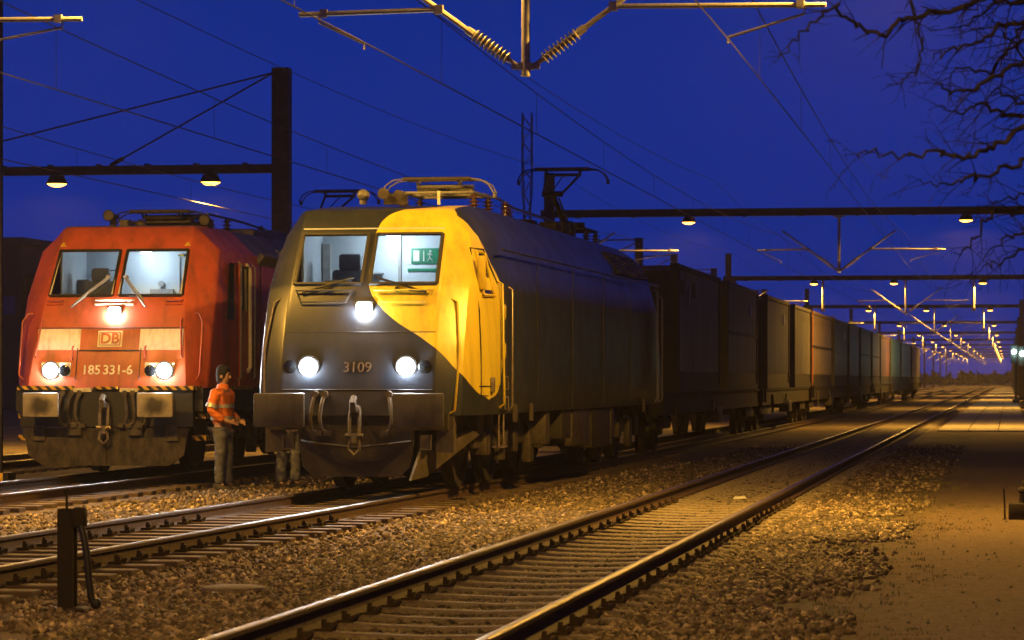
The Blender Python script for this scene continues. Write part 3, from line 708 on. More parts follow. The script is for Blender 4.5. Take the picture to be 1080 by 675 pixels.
def loco_bogie(root, yc, axles, half):
    r = link('bogie', None, root, (0,yc,0)); b = MB()
    for s_ in (-1,1):
        b.bbox((s_*1.06,0,.66), (.14,half*2+1.0,.26), .03)
        for a in axles: b.bbox((s_*1.10,a,.60), (.2,.34,.34), .03); b.lathe([(.10,.72),(.10,1.0)], (s_*1.1,a-.34,0),'z',10); b.lathe([(.10,.72),(.10,1.0)], (s_*1.1,a+.34,0),'z',10)
        b.tube([(s_*1.2,axles[0]+.4,.8),(s_*1.24,axles[0]+.9,.5),(s_*1.2,axles[0]+1.4,.85)], .03, 6)
        b.bbox((s_*1.16,half*.55,.5), (.12,.3,.5), .02); b.bbox((s_*1.16,-half*.5,.55), (.12,.25,.42), .02)
    b.bbox((0,0,.65), (1.9,half*1.2,.3), .03); b.build('bogie_frame', M['under2'], r, 35)
    for a in axles: wheelset(r, a)
def handrail(root, pts, m, r_=.016):
    b = MB(); b.tube(pts, r_, 7); b.build('hand_rail', m, root, 50)
def pane(root, levels, ws, x0, x1, m, inset=.012):
    a, b_ = levels[ws], levels[ws+1]
    f = lambda x, lv: x if abs(x) < .2 else math.copysign(lv[2]-.035, x)
    q = [(f(x0,a), a[1]+inset, a[0]), (f(x1,a), a[1]+inset, a[0]), (f(x1,b_), b_[1]+inset, b_[0]), (f(x0,b_), b_[1]+inset, b_[0])]
    mb = MB(); mb.slab(q, .012); o = mb.build('windscreen', m, root)
    fr = MB(); Q = [Vector(p)+Vector((0,-.022,0)) for p in q]; c = sum(Q, Vector())/4
    for k in range(4):
        p0, p1 = Q[k], Q[(k+1)%4]; fr.tube([p0 + (c-p0)*.012, p1 + (c-p1)*.012], .026, 6)
    fr.build('window_frame', M['black'], o, 40); return o
def hose(root, x, y, z, m=None):
    b = MB(); s_ = 1 if x > 0 else -1
    b.tube([(x,y+.12,z+.16),(x,y-.02,z+.18),(x+s_*.03,y-.07,z+.05),(x+s_*.05,y-.07,z-.12),(x+s_*.02,y-.05,z-.26),(x-s_*.04,y-.05,z-.30)], .026, 8); b.lathe([(.045,-.03),(.05,.04)], (x,y-.02,z+.18), 'y', 10); b.box((x-s_*.05,y-.05,z-.30),(.09,.06,.06))
    b.build('brake_hose', m or M['steel'], root, 40)
def coupling(root, y, z, ms):
    b = MB(); b.bbox((0,y+.10,z),(.12,.30,.14),.03); b.tube([(0,y-.02,z+.02),(0,y-.16,z+.03),(0,y-.20,z+.10),(0,y-.14,z+.16),(0,y-.06,z+.15)], [.06,.055,.045,.04,.03], 8); b.bbox((0,y+.22,z),(.36,.04,.34),.01)
    b.build('draw_hook', ms, root, 40)
    b = MB()
    for s_ in (-1,1): b.tube([(s_*.055,y-.06,z+.02),(s_*.065,y-.10,z-.12),(s_*.06,y-.11,z-.30)], .024, 6)
    b.tube([(-.11,y-.11,z-.31),(.11,y-.11,z-.31)], .03, 8); b.cyl((0,y-.11,z-.28),(0,y-.11,z-.40),.045,8)
    b.tube([(-.05,y-.11,z-.36),(-.07,y-.12,z-.48),(0,y-.12,z-.55),(.07,y-.12,z-.48),(.05,y-.11,z-.36)], .022, 6); b.build('screw_coupling', ms, root, 40)
def buffer(root, x, w_, h_, face, stem, y1=.55, z=1.05):
    b = MB(); b.lathe([(.20,y1+.02),(.20,y1-.03),(.15,y1-.05),(.15,.22),(.115,.20),(.115,.04)], (x,0,z), 'y', 18); r = b.build('buffer', stem, root, 35)
    p = MB(); p.bbox((0,0,0), (w_,.055,h_), .024); o = p.build('buffer_plate', face, r, 35, (x,.03,z))
def wiper(root, p0, p1, c0, c1, m):
    """arm from p0 to p1 with blade c0-c1"""
    b = MB(); o = Vector((0,-.03,0)); b.tube([Vector(p0)+o, (Vector(p0)+Vector(p1))/2 + o*1.6, Vector(p1)+o], .013, 6); b.tube([Vector(c0)+o, Vector(c1)+o], .016, 5); b.cyl(Vector(p0)+Vector((0,.02,0)), Vector(p0)+o*1.4, .032, 8); b.build('wiper', m, root, 40)
def headlamp(root, x, y, z, r_, power, square=False, tilt=0):
    b = MB()
    if square: b.bbox((x,y+.02,z), (r_*2.35,.05,r_*2.35), .02)
    else: b.lathe([(r_*1.25,.05),(r_*1.25,-.005),(r_*1.02,-.012)], (x,y,z), 'y', 20)
    h = b.build('headlight', M['black'], root, 40)
    b = MB()
    if square: b.bbox((x,y-.03,z), (r_*1.9,.09,r_*1.9), .035)
    else: b.lathe([(.001,-.085),(r_*.55,-.075),(r_*.85,-.05),(r_,-.010),(r_,.0)], (x,y,z), 'y', 20)
    b.build('lens', M['head'], h, 50)
    if power:
        d = bpy.data.lights.new('headlight_beam', 'SPOT'); d.energy = power; d.color = (.93,.97,1); d.spot_size = R(70); d.spot_blend = .9; d.shadow_soft_size = r_*.8
        o = bpy.data.objects.new('headlight_beam', d); col.objects.link(o); o.parent = root; o.location = (x, y-.10, z); o.rotation_euler = (R(90)-R(4.5), 0, R(180))
def pantograph(root, y, zr, raised, half=.8, m=None, flip=1):
    """single-arm pantograph; zr = roof height, raised = head height above the roof"""
    m = m or M['steel']; r = link('pantograph', None, root, (0,y,zr))
    for x in (-.5,.5):
        for yy in (-.55,.55):
            b = MB(); insulator(b, (x,yy,.0), (0,0,1), .30, .085, 5); b.build('insulator', M['ceramic'], r, 35)
    b = MB()
    for x in (-.5,.5): b.bbox((x,0,.33),(.045,1.5,.045),.008)
    for yy in (-.6,0,.6): b.bbox((0,yy,.33),(1.05,.05,.04),.008)
    b.bbox((0,.35*flip,.40),(.5,.3,.14),.02); b.cyl((-.4,-.1,.42),(.4,-.1,.42),.05,8); b.build('base_frame', m, r, 40)
    hz = raised
    if raised > .9: k = Vector((0, 1.15*flip, .40 + (hz-.40)*.50)); hd = Vector((0,-.05*flip,hz))
    else: k = Vector((0, 1.15*flip, .50)); hd = Vector((0,-.55*flip,hz))
    b = MB(); b.tube([(0,-.35*flip,.40), k], [.06,.045], 8); b.cyl(k+Vector((-.18,0,0)), k+Vector((.18,0,0)), .05, 8); b.tube([(.12,-.15*flip,.36), k+Vector((.12,.06*flip,-.08))], .018, 5); b.build('lower_arm', m, r, 40)
    b = MB()
    for s_ in (-1,1): b.tube([k + Vector((s_*.16,0,0)), hd + Vector((s_*.30,0,-.10))], .024, 6)
    b.tube([hd+Vector((-.32,0,-.10)), hd+Vector((.32,0,-.10))], .03, 6); b.tube([k + Vector((.0,0,.05)), hd + Vector((0,0,-.12))], .012, 5); b.build('upper_arm', m, r, 40)
    hr = link('collector_head', None, r, hd)
    for dy in (-.17,.17):
        b = MB(); b.bbox((0,dy,.0),(half*1.22,.05,.045),.008); b.build('contact_strip', M['under2'], hr)
    for s_ in (-1,1):
        b = MB()
        for dy in (-.17,.17): b.tube([(s_*half*.58,dy,.0),(s_*half*.78,dy,-.02),(s_*half*.92,dy*.9,-.09),(s_*half*1.0,dy*.8,-.20)], .012, 6)
        b.tube([(s_*half*1.0,-.136,-.20),(s_*half*1.0,.136,-.20)], .016, 5); b.tube([(s_*half*.55,-.17,0),(s_*half*.55,.17,0)], .016, 5); b.tube([(s_*.30,-.17,-.01),(s_*.30,0,-.10),(s_*.30,.17,-.01)], .016, 5)
        b.bbox((s_*half*1.0,0,-.235),(.035,.16,.075),.008)
        b.build('horn_frame', m, hr, 40); b = MB()
    return r
def cab(root, levels, ws, yb, zf, hw, ceil, m, lamp_at, power):
    """lit driver's cab behind the windscreen"""
    y0 = levels[ws][1]; b = MB(); zt = ceil
    b.bx(-hw,hw,yb,yb+.03,zf,zt); b.bx(-hw-.03,-hw,levels[ws+1][1]+.05,yb,zf,zt); b.bx(hw,hw+.03,levels[ws+1][1]+.05,yb,zf,zt)
    b.bx(-hw,hw,levels[ws+1][1]+.05,yb,zt,zt+.03); b.bx(-hw,hw,y0-.1,yb,zf-.03,zf); b.build('cab_lining', m, root)
    zb = levels[ws][0]
    b = MB(); b.prism([(y0+.06,zb-.06),(y0+.48,zb-.06),(y0+.60,zb-.16),(y0+.60,zb-.6),(y0+.06,zb-.6)], (-hw+.02,0,0), (0,1,0), (0,0,1), (2*hw-.04,0,0)); b.build('driving_desk', M['interior2'], root)
    b = MB(); b.bbox(lamp_at, (.16,.16,.03), .01); b.build('ceiling_lamp', M['cablamp'], root)
    d = bpy.data.lights.new('cab_light','POINT'); d.energy = power; d.color = (.86,.94,1); d.shadow_soft_size = .12; o = bpy.data.objects.new('cab_light', d); col.objects.link(o); o.parent = root; o.location = Vector(lamp_at) - Vector((0,0,.1))
def driver_seat(root, x, y, z):
    b = MB(); b.bbox((x,y,z),(.48,.12,.66),.05, Matrix.Rotation(R(-8),3,'X')); b.bbox((x,y+.03,z+.42),(.30,.10,.22),.04); b.bbox((x,y-.25,z-.36),(.48,.48,.12),.04); b.build('driver_seat', M['seat'], root, 40)

# ------------------------------------------------------------------ yellow and charcoal locomotive
LB = 20.95
EG = thing('electric_locomotive', 'charcoal locomotive with a yellow cab side, headlights lit, heading the container train', 'locomotive', (-8.0, 37.0, RZ), R(-.72))
EL = [(.98,.47,.99,1.46),(1.14,.48,.985,1.49),(1.30,.49,.98,1.50),(1.58,.53,.975,1.50),(1.90,.64,.97,1.50),(2.25,.79,.965,1.50),(2.55,.95,.96,1.50),(2.63,1.0,.955,1.50),(3.28,1.45,.945,1.36),(3.42,1.56,.94,1.24),(3.555,1.67,.935,1.12),(3.59,1.72,.925,1.085),(3.61,1.80,.91,1.06),(3.66,2.3,.90,1.02),(3.73,3.2,.86,.95)]
# split the side break at 3.10 into the loft
EL.insert(8, (3.10, yf_at(EL,3.10), .948, 1.50)); WSE = 7
EL2 = [l for l in EL if abs(l[0]-3.10) > .01]
EL2[8] = (3.28,1.45,.945,1.345)
sd = shell(EL2, LB, 1.5, 7, .045, [2.9,3.3,5.5,8.0], PE)
def pickE(c, nrm): return 1 if c.z < 1.29 and c.y < .62 and abs(c.x) < 1.0 else 0  # black between the buffers paints in the shade of a recess
def side_x(y, z):
    for a, b_ in zip(EL2, EL2[1:]):
        if a[0] <= z <= b_[0]:
            q = (z-a[0])/(b_[0]-a[0]); yf, hf, hs = [a[i]+(b_[i]-a[i])*q for i in (1,2,3)]; break
    f = (y-yf)/1.5; pr = ((0,0),)+PE
    for p0, p1 in zip(pr, pr[1:]):
        if p0[1] <= f <= p1[1]: return hf+(hs-hf)*(p0[0]+(p1[0]-p0[0])*(f-p0[1])/(p1[1]-p0[1]))
    return hs
def sp(s_, y, z, off=.012): return (s_*(side_x(y,z)+off), y, z)
shell_object('body', sd, [M['twotone'], M['black']], EG, pickE)
for s_ in (-1,1): pane(EG, EL2, 7, s_*.045, s_*1, M['glass'])
cab(EG, EL2, 7, 2.55, 1.55, .92, 3.33, M['interior'], (.12,2.1,3.29), 34)
driver_seat(EG, -.42, 1.95, 2.52)
# exit sign and stripe on the cab's back wall
s_ = MB(); s_.bx(.27,.63,2.525,2.545,2.94,3.14); sg = s_.build('exit_sign', M['green'], EG)
q = MB(); q.bx(.30,.38,2.515,2.524,2.97,3.11); q.bx(.43,.445,2.515,2.524,2.97,3.11)
q.lathe([(.001,-.004),(.016,-.004),(.016,.004),(.001,.004)], (.525,2.519,3.10),'y',8)
for a, c in (((.525,3.08),(.515,3.02)),((.52,3.075),(.55,3.05)),((.52,3.075),(.49,3.055)),((.515,3.02),(.545,2.99)),((.515,3.02),(.49,2.97)),((.545,2.99),(.555,2.965))): q.tube([(a[0],2.519,a[1]),(c[0],2.519,c[1])], .008, 4)
q.build('running_man_pictogram', M['signwhite'], sg)
s_ = MB(); s_.bx(.22,.70,2.53,2.545,2.84,2.875); s_.build('green_stripe', M['green'], EG)
for x in (.05,.0): pass
s_ = MB(); s_.bx(.10,.14,2.50,2.55,1.6,3.3); s_.bx(.74,.77,2.51,2.55,1.6,3.3); s_.bx(-.62,-.1,2.40,2.54,2.62,2.64); s_.bx(-.62,-.1,2.40,2.54,2.80,2.82); s_.bx(-.90,-.80,2.45,2.55,1.6,3.2); s_.build('cab_fitting', M['interior2'], EG)
s_ = MB(); s_.bbox((-.5,1.62,2.62),(.34,.12,.16),.02); s_.bbox((.35,1.66,2.60),(.26,.1,.12),.02); s_.build('console', M['seat'], EG)
def on_face(x, z, off=.0): return (x, yf_at(EL2, z)-off, z)
for z_, x0, x1 in ((2.46,-.88,-.14),(2.46,.14,.88)):       # grab bars under the windscreen
    b = MB(); p = [on_face(x0,z_+.09,.05), on_face(x1,z_+.09,.05), on_face(x1,z_+.09,.0)]
    b.tube([on_face(x0,z_+.09,-.01), on_face(x0,z_+.09,.05), on_face(x1,z_+.09,.05), on_face(x1,z_+.09,-.01)], .014, 6)
    b.tube([on_face(x0,z_+.09,.04), on_face(x0+.08,z_-.06,.04), on_face(x1-.08,z_-.06,.04), on_face(x1,z_+.09,.04)], .012, 6); b.build('step_rail', M['dark'] if x0 < 0 else M['yellow'], EG, 40)
for s_, x in ((-1,-.12),(1,.80)):
    a = on_face(x-.30 if s_ > 0 else x-.20, 2.57); t1 = on_face(x-.62, 2.60) if s_ < 0 else on_face(x, 2.60)
wiper(EG, on_face(-.44,2.56), on_face(-.80,2.53), on_face(-.80,2.52,.01), on_face(-.16,2.71,.01), M['black'])
wiper(EG, on_face(.42,2.56), on_face(.76,2.53), on_face(.80,2.52,.01), on_face(.14,2.71,.01), M['black'])
for x in (-.62,.62):
    headlamp(EG, x, yf_at(EL2,1.585)-.01, 1.585, .112, 170)
    b = MB(); s_ = 1 if x > 0 else -1; b.lathe([(.085,.03),(.085,-.012),(.065,-.022),(.001,-.026)], (x+s_*.24, yf_at(EL2,1.585), 1.585),'y',18); b.build('marker_lamp', M['darkglass'], EG, 40)
headlamp(EG, .03, yf_at(EL2,2.30)-.02, 2.30, .098, 80, True)
for z_ in (1.30,2.02): b = MB(); b.tube([on_face(-.96,z_,.001), on_face(.96,z_,.001)], .005, 4); b.build('panel_seam', M['black'], EG)
text_mesh('number', '3109', .185, M['steel'], EG, (.0, yf_at(EL2,1.585)-.008, 1.575), face_rot(EL2,1.585), .004)
for x in (-.875,.875): buffer(EG, x, .645, .42, M['buffer_dark'], M['under'], .5)
coupling(EG, .47, 1.04, M['under2'])
for x in (-.52,-.40,.42): hose(EG, x, .47, 1.06, M['under2'])
b = MB(); b.bx(-1.15,1.15,.50,.62,.80,1.0); b.build('buffer_beam', M['under'], EG)
b = MB(); b.prism([(-.74,.80),(-.68,.34),(-.55,.22),(.55,.22),(.68,.34),(.74,.80)], (0,.46,0),(1,0,0),(0,0,1),(0,.05,0)); b.tube([(-.7,.44,.66),(0,.40,.58),(.7,.44,.66)], .02, 5); b.build('snow_plough', M['under'], EG)
b = MB(); b.prism([(0,.62),(1.3,.78),(1.5,.72),(.1,.22),(-.3,.18)], (.80,.55,0),(.30,.95,0),(0,0,1),(.03,0,0)); b.build('plough_blade', M['under2'], EG)
for s_ in (-1,1):
    handrail(EG, [sp(s_,.62,1.0,-.02),sp(s_,.62,1.04,.05),sp(s_,.78,1.8,.05),sp(s_,.99,2.40,.05),sp(s_,1.0,2.44,-.01)], M['steel'] if s_ < 0 else M['yellow'])
    b = MB(); b.bx(s_*.98,s_*1.20,.62,.80,.52,.97); b.build('corner_step', M['under2'], EG)
    b = MB(); b.bx(s_*.80,s_*.94,.50,.56,.56,.74); b.tube([(s_*.80,.49,.56),(s_*.94,.49,.56),(s_*.94,.49,.74)], .012, 5); b.build('socket', M['under2'], EG)
for s_ in (-1,1):                                     # side doors, mirrors, rails
    X = s_*1.502
    if s_ > 0: mp = M['yellow']
    else: mp = M['dark']
    wy = ((1.62,2.50),(2.04,2.50),(2.04,3.05),(1.74,3.05))
    b = MB(); b.slab([sp(s_,y,z) for y, z in wy], .02); dw = b.build('door_window', M['darkglass'], EG)
    b = MB(); b.tube([sp(s_,y,z,.016) for y, z in wy + wy[:1]], .026, 6); b.build('window_frame', mp, dw, 40)
    if s_ > 0: b = MB(); b.bbox(sp(s_,1.56,2.78,.07),(.11,.09,.44),.035); b.build('mirror_housing', mp, EG, 40)
    b = MB(); b.tube([sp(s_,y,z,.004) for y, z in ((1.36,1.22),(1.40,1.8),(1.44,2.3),(1.60,3.10),(2.10,3.10),(2.26,2.7),(2.28,2.0),(2.26,1.22),(1.36,1.22))], .012, 5); b.build('door_seal', M['black'], EG, 40)
    for z_ in (1.36,2.30,1.80): b = MB(); b.bbox(sp(s_,2.40 if z_ > 1.5 else 1.78,z_,.02),(.05,.11,.20),.02); b.build('door_handle', M['steel'] if z_ < 1.5 else mp, EG, 40)
    for z_ in (2.28,1.78): b = MB(); b.bbox(sp(s_,2.46,z_+.16,.004),(.02,.10,.16),.006); b.build('handle_recess', M['black'], EG, 40)
    handrail(EG, [sp(s_,2.30,1.06,0),sp(s_,2.30,1.12,.06),sp(s_,2.30,2.66,.06),sp(s_,2.30,2.70,0)], mp)
    b = MB(); b.tube([sp(s_,1.3,1.34,.004),sp(s_,1.8,1.34,.004),sp(s_,2.3,1.34,.004)], .008, 4); b.build('panel_seam', M['black'], EG)
    handrail(EG, [(X,2.86,1.02),(X+s_*.05,2.86,1.08),(X+s_*.05,2.86,2.6),(X,2.86,2.64)], M['steel'])
    handrail(EG, [(X,LB-2.86,1.02),(X+s_*.05,LB-2.86,1.08),(X+s_*.05,LB-2.86,3.0),(X,LB-2.86,3.04)], M['galv'])
    handrail(EG, [(X,LB-2.2,1.02),(X+s_*.05,LB-2.2,1.08),(X+s_*.05,LB-2.2,2.9),(X,LB-2.2,2.94)], M['galv'])
    for z_ in (1.12,1.38):
        b = MB(); b.bx(X-.03,X+.03*s_*.4,2.50,2.74,z_-.08,z_+.08); st = b.build('step_recess', M['black'], EG)
        b = MB(); b.tube([(X+s_*.012,2.50,z_-.08),(X+s_*.012,2.74,z_-.08),(X+s_*.012,2.74,z_+.08),(X+s_*.012,2.50,z_+.08),(X+s_*.012,2.50,z_-.08)], .010, 5); b.build('step_frame', M['steel'], st)
    b = MB(); b.tube([(s_*1.44,2.45,1.0),(s_*1.44,2.45,.55),(s_*1.44,2.80,.55),(s_*1.44,2.80,1.0)], .018, 5); b.bx(s_*1.36,s_*1.5,2.45,2.80,.54,.57); b.build('foot_step', M['steel'], EG)
    # side panels: seams and a slim ledge along the roof edge
    for y in (5.2,8.4,11.6,14.8): b = MB(); b.bx(X-.002,X+s_*.006,y-.012,y+.012,1.02,3.08); b.build('panel_seam', M['black'], EG)
    b = MB(); b.tube([(s_*1.505,2.4,3.11),(s_*1.505,LB-2.4,3.11)], .02, 5); b.build('rain_gutter', M['dark'], EG)
    for y, ln in ((3.3,.16),(4.6,.12),(16.5,.12)): b = MB(); b.bbox((X+s_*.01,y,.98),(.05,ln,.24),.01); b.build('lifting_bracket', M['under2'], EG)
    for k, y in enumerate((13.9,15.2,16.5)):     # roof ventilation grilles on the slope
        b = MB(); Z0, Z1 = 3.18, 3.56; n_ = Vector((s_*.65,0,.56)).normalized()
        pa = Vector((s_*1.44,y,Z0)); pb = Vector((s_*1.14,y,Z1)); b.slab([pa+n_*.02, pa+Vector((0,1.1,0))+n_*.02, pb+Vector((0,1.1,0))+n_*.02, pb+n_*.02], .03); gr_ = b.build('roof_grille', M['black'], EG)
        for j in range(6): q0 = pa.lerp(pb, (j+.5)/6) + n_*.03; b = MB(); b.tube([q0+Vector((0,.04,0)), q0+Vector((0,1.06,0))], .014, 4); b.build('slat', M['under2'], gr_)
loco_bogie(EG, 5.2, (-2.15,0,2.15), 2.2); loco_bogie(EG, LB-5.2, (-2.15,0,2.15), 2.2)
for y0, y1, z0, z1, mm in ((7.9,8.7,.55,1.0,'under'),(8.9,10.6,.42,1.0,'under2'),(10.9,12.9,.35,1.0,'under'),(6.4,6.75,.5,.98,'under2'),(13.1,13.4,.5,.98,'under2')):
    for s_ in (-1,1): b = MB(); b.bbox((s_*1.15,(y0+y1)/2,(z0+z1)/2),(.55,y1-y0,z1-z0),.03); b.build('underfloor_box', M[mm], EG, 40)
b = MB(); b.bx(-1.0,1.0,.9,LB-.9,.82,.99); b.build('underframe', M['under'], EG)
# roof gear
pantograph(EG, 6.3, 3.73, .52, .8, M['galv'], 1)  # paler metal puts the lamplight on this front pantograph into its colour
pantograph(EG, 17.0, 3.73, 1.42, .8, M['gantry'], -1)
b = MB(); b.lathe([(.001,-.08),(.05,-.07),(.075,-.03),(.082,.02),(.06,.07),(.001,.09)], (-.30,2.2,3.82),'y',14); b.cyl((-.30,2.2,3.70),(-.30,2.2,3.8),.05,8); b.build('antenna_dome', M['roofgrey'], EG, 50)
b = MB(); b.lathe([(.075,-.16),(.058,-.10),(.032,.0),(.03,.28)], (.0,2.2,3.83),'y',14); b.lathe([(.065,-.12),(.05,-.06),(.03,.02),(.028,.28)], (.18,2.25,3.82),'y',14); b.bx(-.05,.25,2.3,2.4,3.70,3.84); b.build('horn', M['under2'], EG, 40)
b = MB(); b.cyl((.72,2.1,3.68),(.72,2.1,3.86),.02,6); b.build('aerial', M['white'], EG)
for k in range(9): b = MB(); y = 13.1 + (k//3)*.8; b.bbox((-.4+.4*(k % 3),y,3.88),(.3,.5,.26+.08*(k % 2)),.03); b.build('roof_box', M['under'], EG, 40)
for k in range(5): b = MB(); insulator(b, (.55-.28*k*.3,8.0+k*.55,3.72),(0,0,1),.34,.08,5); b.build('insulator', M['ceramic'], EG, 35)
b = MB(); b.tube([(.5,6.6,4.08),(.45,8,4.1),(.25,10.4,4.1),(.3,13.0,4.08),(.3,15.6,4.05)], .02, 6); b.build('roof_conductor', M['steel'], EG)

# ------------------------------------------------------------------ red locomotive
LD = 18.9
DB = thing('electric_locomotive', 'red locomotive with cream bands and lit headlights on the left', 'locomotive', (-13.3, 44.0, RZ))
DL = [(1.30,.50,1.22,1.47),(1.40,.51,1.21,1.49),(1.86,.62,1.17,1.49),(2.19,.72,1.13,1.49),(2.60,.91,1.085,1.49),(2.69,.96,1.075,1.49),(3.40,1.44,1.045,1.41),(3.60,1.58,1.03,1.20),(3.735,1.68,1.02,1.07),(3.77,1.74,1.005,1.03),(3.79,1.85,.98,1.0),(3.81,2.6,.93,.96)]
sd = shell(DL, LD, .34, 5, .05, [2.0,2.9,4.0,8.0], PD)
def pickD(c, nrm): return 1 if (nrm.z > .35 and 4.0 < c.y < LD-4.0 and c.z > 3) or (nrm.z > .93 and c.z > 3.7) else 0
shell_object('body', sd, [M['red'], M['roofgrey']], DB, pickD)
for s_ in (-1,1): pane(DB, DL, 5, s_*.05, s_*1, M['glass'])
for s_ in (-1,1):      # light rubber edge of the panes' posts
    a, c = DL[5], DL[6]; b = MB()
    for x0, x1 in ((.052,.052),(a[2]-.055,c[2]-.055)): b = MB(); b.tube([(s_*x0,a[1]-.02,a[0]+.02),(s_*x1,c[1]-.02,c[0]-.02)], .012, 5); b.build('window_trim', M['white'], DB)
cab(DB, DL, 5, 2.75, 1.6, 1.0, 3.43, M['interior'], (.1,2.3,3.39), 26)
driver_seat(DB, -.55, 2.0, 2.62)
b = MB(); b.bx(.52,.92,2.72,2.75,1.7,3.34); dd = b.build('cab_door', M['interior'], DB)
b = MB(); b.tube([(.52,2.71,1.7),(.52,2.71,3.34),(.92,2.71,3.34),(.92,2.71,1.7)], .012, 5); b.build('door_frame', M['interior2'], dd)
b = MB(); b.prism([(-.05,0),(.05,0),(0,.085)], (.78,2.70,2.82),(1,0,0),(0,0,1),(0,.015,0)); b.build('warning_triangle', M['yellowstripe'], dd)
b = MB(); b.bx(.50,.95,2.69,2.72,3.35,3.38); b.build('hazard_strip', M['hazard'], DB)
b = MB(); b.lathe([(.001,-.02),(.045,-.02),(.045,.03)], (.22,2.70,2.92),'y',14); b.bx(.05,.42,2.66,2.74,2.6,2.84); b.build('cab_locker', M['interior2'], DB)
b = MB(); b.tube([(-.75,2.6,2.5),(-.75,2.6,3.12),(-.42,2.6,3.14),(-.40,2.6,2.5)], .025, 6); b.bx(-.98,-.80,2.2,2.3,2.66,2.98); b.build('cab_fitting', M['seat'], DB)
def on_db(x, z, off=0): return (x, yf_at(DL,z)-off, z)
# cream bands and logo panel: thin plates following the sloping face
def plate(name, x0, x1, z0, z1, m, parent, off=.004, th=.006):
    b = MB(); b.slab([(x0,yf_at(DL,z0)-off,z0),(x1,yf_at(DL,z0)-off,z0),(x1,yf_at(DL,z1)-off,z1),(x0,yf_at(DL,z1)-off,z1)], th); return b.build(name, m, parent)
plate('cream_band', -1.125,-.46,1.87,2.185,M['white'],DB); plate('cream_band', .46,1.125,1.87,2.185,M['white'],DB)
lg = plate('logo_panel', -.19,.19,1.915,2.16,M['white'],DB,.010)
plate('logo_field', -.165,.165,1.938,2.137,M['red'],lg,.016); plate('logo_ground', -.152,.152,1.951,2.124,M['white'],lg,.022)
text_mesh('logo_letters','DB',.225,M['red'],DB,(0,yf_at(DL,2.04)-.026,2.035),face_rot(DL,2.04),.003,bold=.006)
text_mesh('number','185',.20,M['white'],DB,(-.255,yf_at(DL,1.56)-.012,1.565),face_rot(DL,1.56),.003,bold=.003); text_mesh('number','331-6',.20,M['white'],DB,(.155,yf_at(DL,1.56)-.012,1.565),face_rot(DL,1.56),.003,bold=.003)
b = MB(); b.tube([on_db(-.47,1.86,.012), on_db(.47,1.86,.012)], .01, 5); b.tube([on_db(-1.15,2.20,.01), on_db(1.15,2.20,.01)], .008, 5); b.build('panel_seam', M['black'], DB)
for x0 in (-.49,.49): b = MB(); b.tube([on_db(x0,1.42,.006), on_db(x0,1.9,.006)], .007, 4); b.build('panel_seam', M['black'], DB)
for x in (-.88,.88):
    s_ = 1 if x > 0 else -1
    b = MB(); b.bbox((x-s_*.08,yf_at(DL,1.56)+.01,1.56),(.46,.06,.25),.02); b.build('lamp_housing', M['white'], DB, 40)
    headlamp(DB, x, yf_at(DL,1.56)-.03, 1.56, .112, 150)
    b = MB(); b.lathe([(.085,.03),(.085,-.01),(.06,-.02),(.001,-.024)], (x-s_*.22,yf_at(DL,1.56)-.03,1.56),'y',16); b.build('marker_lamp', M['darkglass'], DB, 40)
headlamp(DB, .03, yf_at(DL,2.42)-.02, 2.42, .095, 70, True)
for x0, x1 in ((-1.06,-.80),(-.30,.30),(.80,1.06)):
    b = MB(); b.tube([on_db(x0,2.62,-.01), on_db(x0+.02,2.62,.05), on_db(x1-.02,2.62,.05), on_db(x1,2.62,-.01)], .014, 6); b.tube([on_db(x0,2.56,.012), on_db(x1,2.56,.012)], .016, 5); b.build('grab_handle', M['red'] if x0 != -.30 else M['white'], DB, 40)
wiper(DB, on_db(-.16,2.98,.03), on_db(-.60,2.60), on_db(-.66,2.52,.02), on_db(-.12,2.99,.02), M['galv'])
wiper(DB, on_db(.12,2.98,.03), on_db(.46,2.62), on_db(.50,2.52,.02), on_db(.08,2.99,.02), M['galv'])
for s_ in (-1,1):
    handrail(DB, [(s_*1.34,.62,1.42),(s_*1.40,.60,1.5),(s_*1.40,.78,2.3),(s_*1.33,.84,2.42),(s_*1.26,.86,2.42)], M['red'])
    handrail(DB, [on_db(s_*1.13,1.75,-.01), on_db(s_*1.13,1.78,.05), on_db(s_*1.08,2.32,.05), on_db(s_*1.08,2.35,-.01)], M['red'], .014)
    handrail(DB, [on_db(s_*.56,1.72,-.01), on_db(s_*.56,1.74,.05), on_db(s_*.56,1.9,.05), on_db(s_*.56,1.93,-.01)], M['red'], .014)
    b = MB(); b.prism([(-.05,0),(.05,0),(0,.08)], (s_*.98,yf_at(DL,3.46)-.012,3.46),(1,0,0),(0,.45,.89),(0,.01,0)); b.build('warning_triangle', M['yellowstripe'], DB)
b = MB(); b.bx(-1.36,-.50,.40,.52,1.27,1.33); b.bx(-.18,.18,.40,.52,1.28,1.32); b.bx(.50,1.36,.40,.52,1.27,1.33)
b.prism([(1.36,.42),(1.51,1.5),(1.51,3.4),(1.36,3.4)], (0,0,1.27),(1,0,0),(0,1,0),(0,0,.06)); b.build('hazard_edge', M['hazard'], DB)
for x in (-.36,.36): b = MB(); b.bx(x-.14,x+.14,.42,.52,1.24,1.30); b.build('cream_block', M['white'], DB)
b = MB(); b.bx(-1.33,1.33,.46,.62,.72,1.27); b.bx(-1.45,1.45,.62,LD-.6,.95,1.30); b.build('buffer_beam', M['black'], DB)
for x in (-.875,.875): buffer(DB, x, .55, .365, M['grease'], M['under'], .47)
coupling(DB, .44, 1.02, M['steel'])
for x in (-.66,-.52,-.40,.30,.42,.60): hose(DB, x, .44, 1.04, M['under2'])
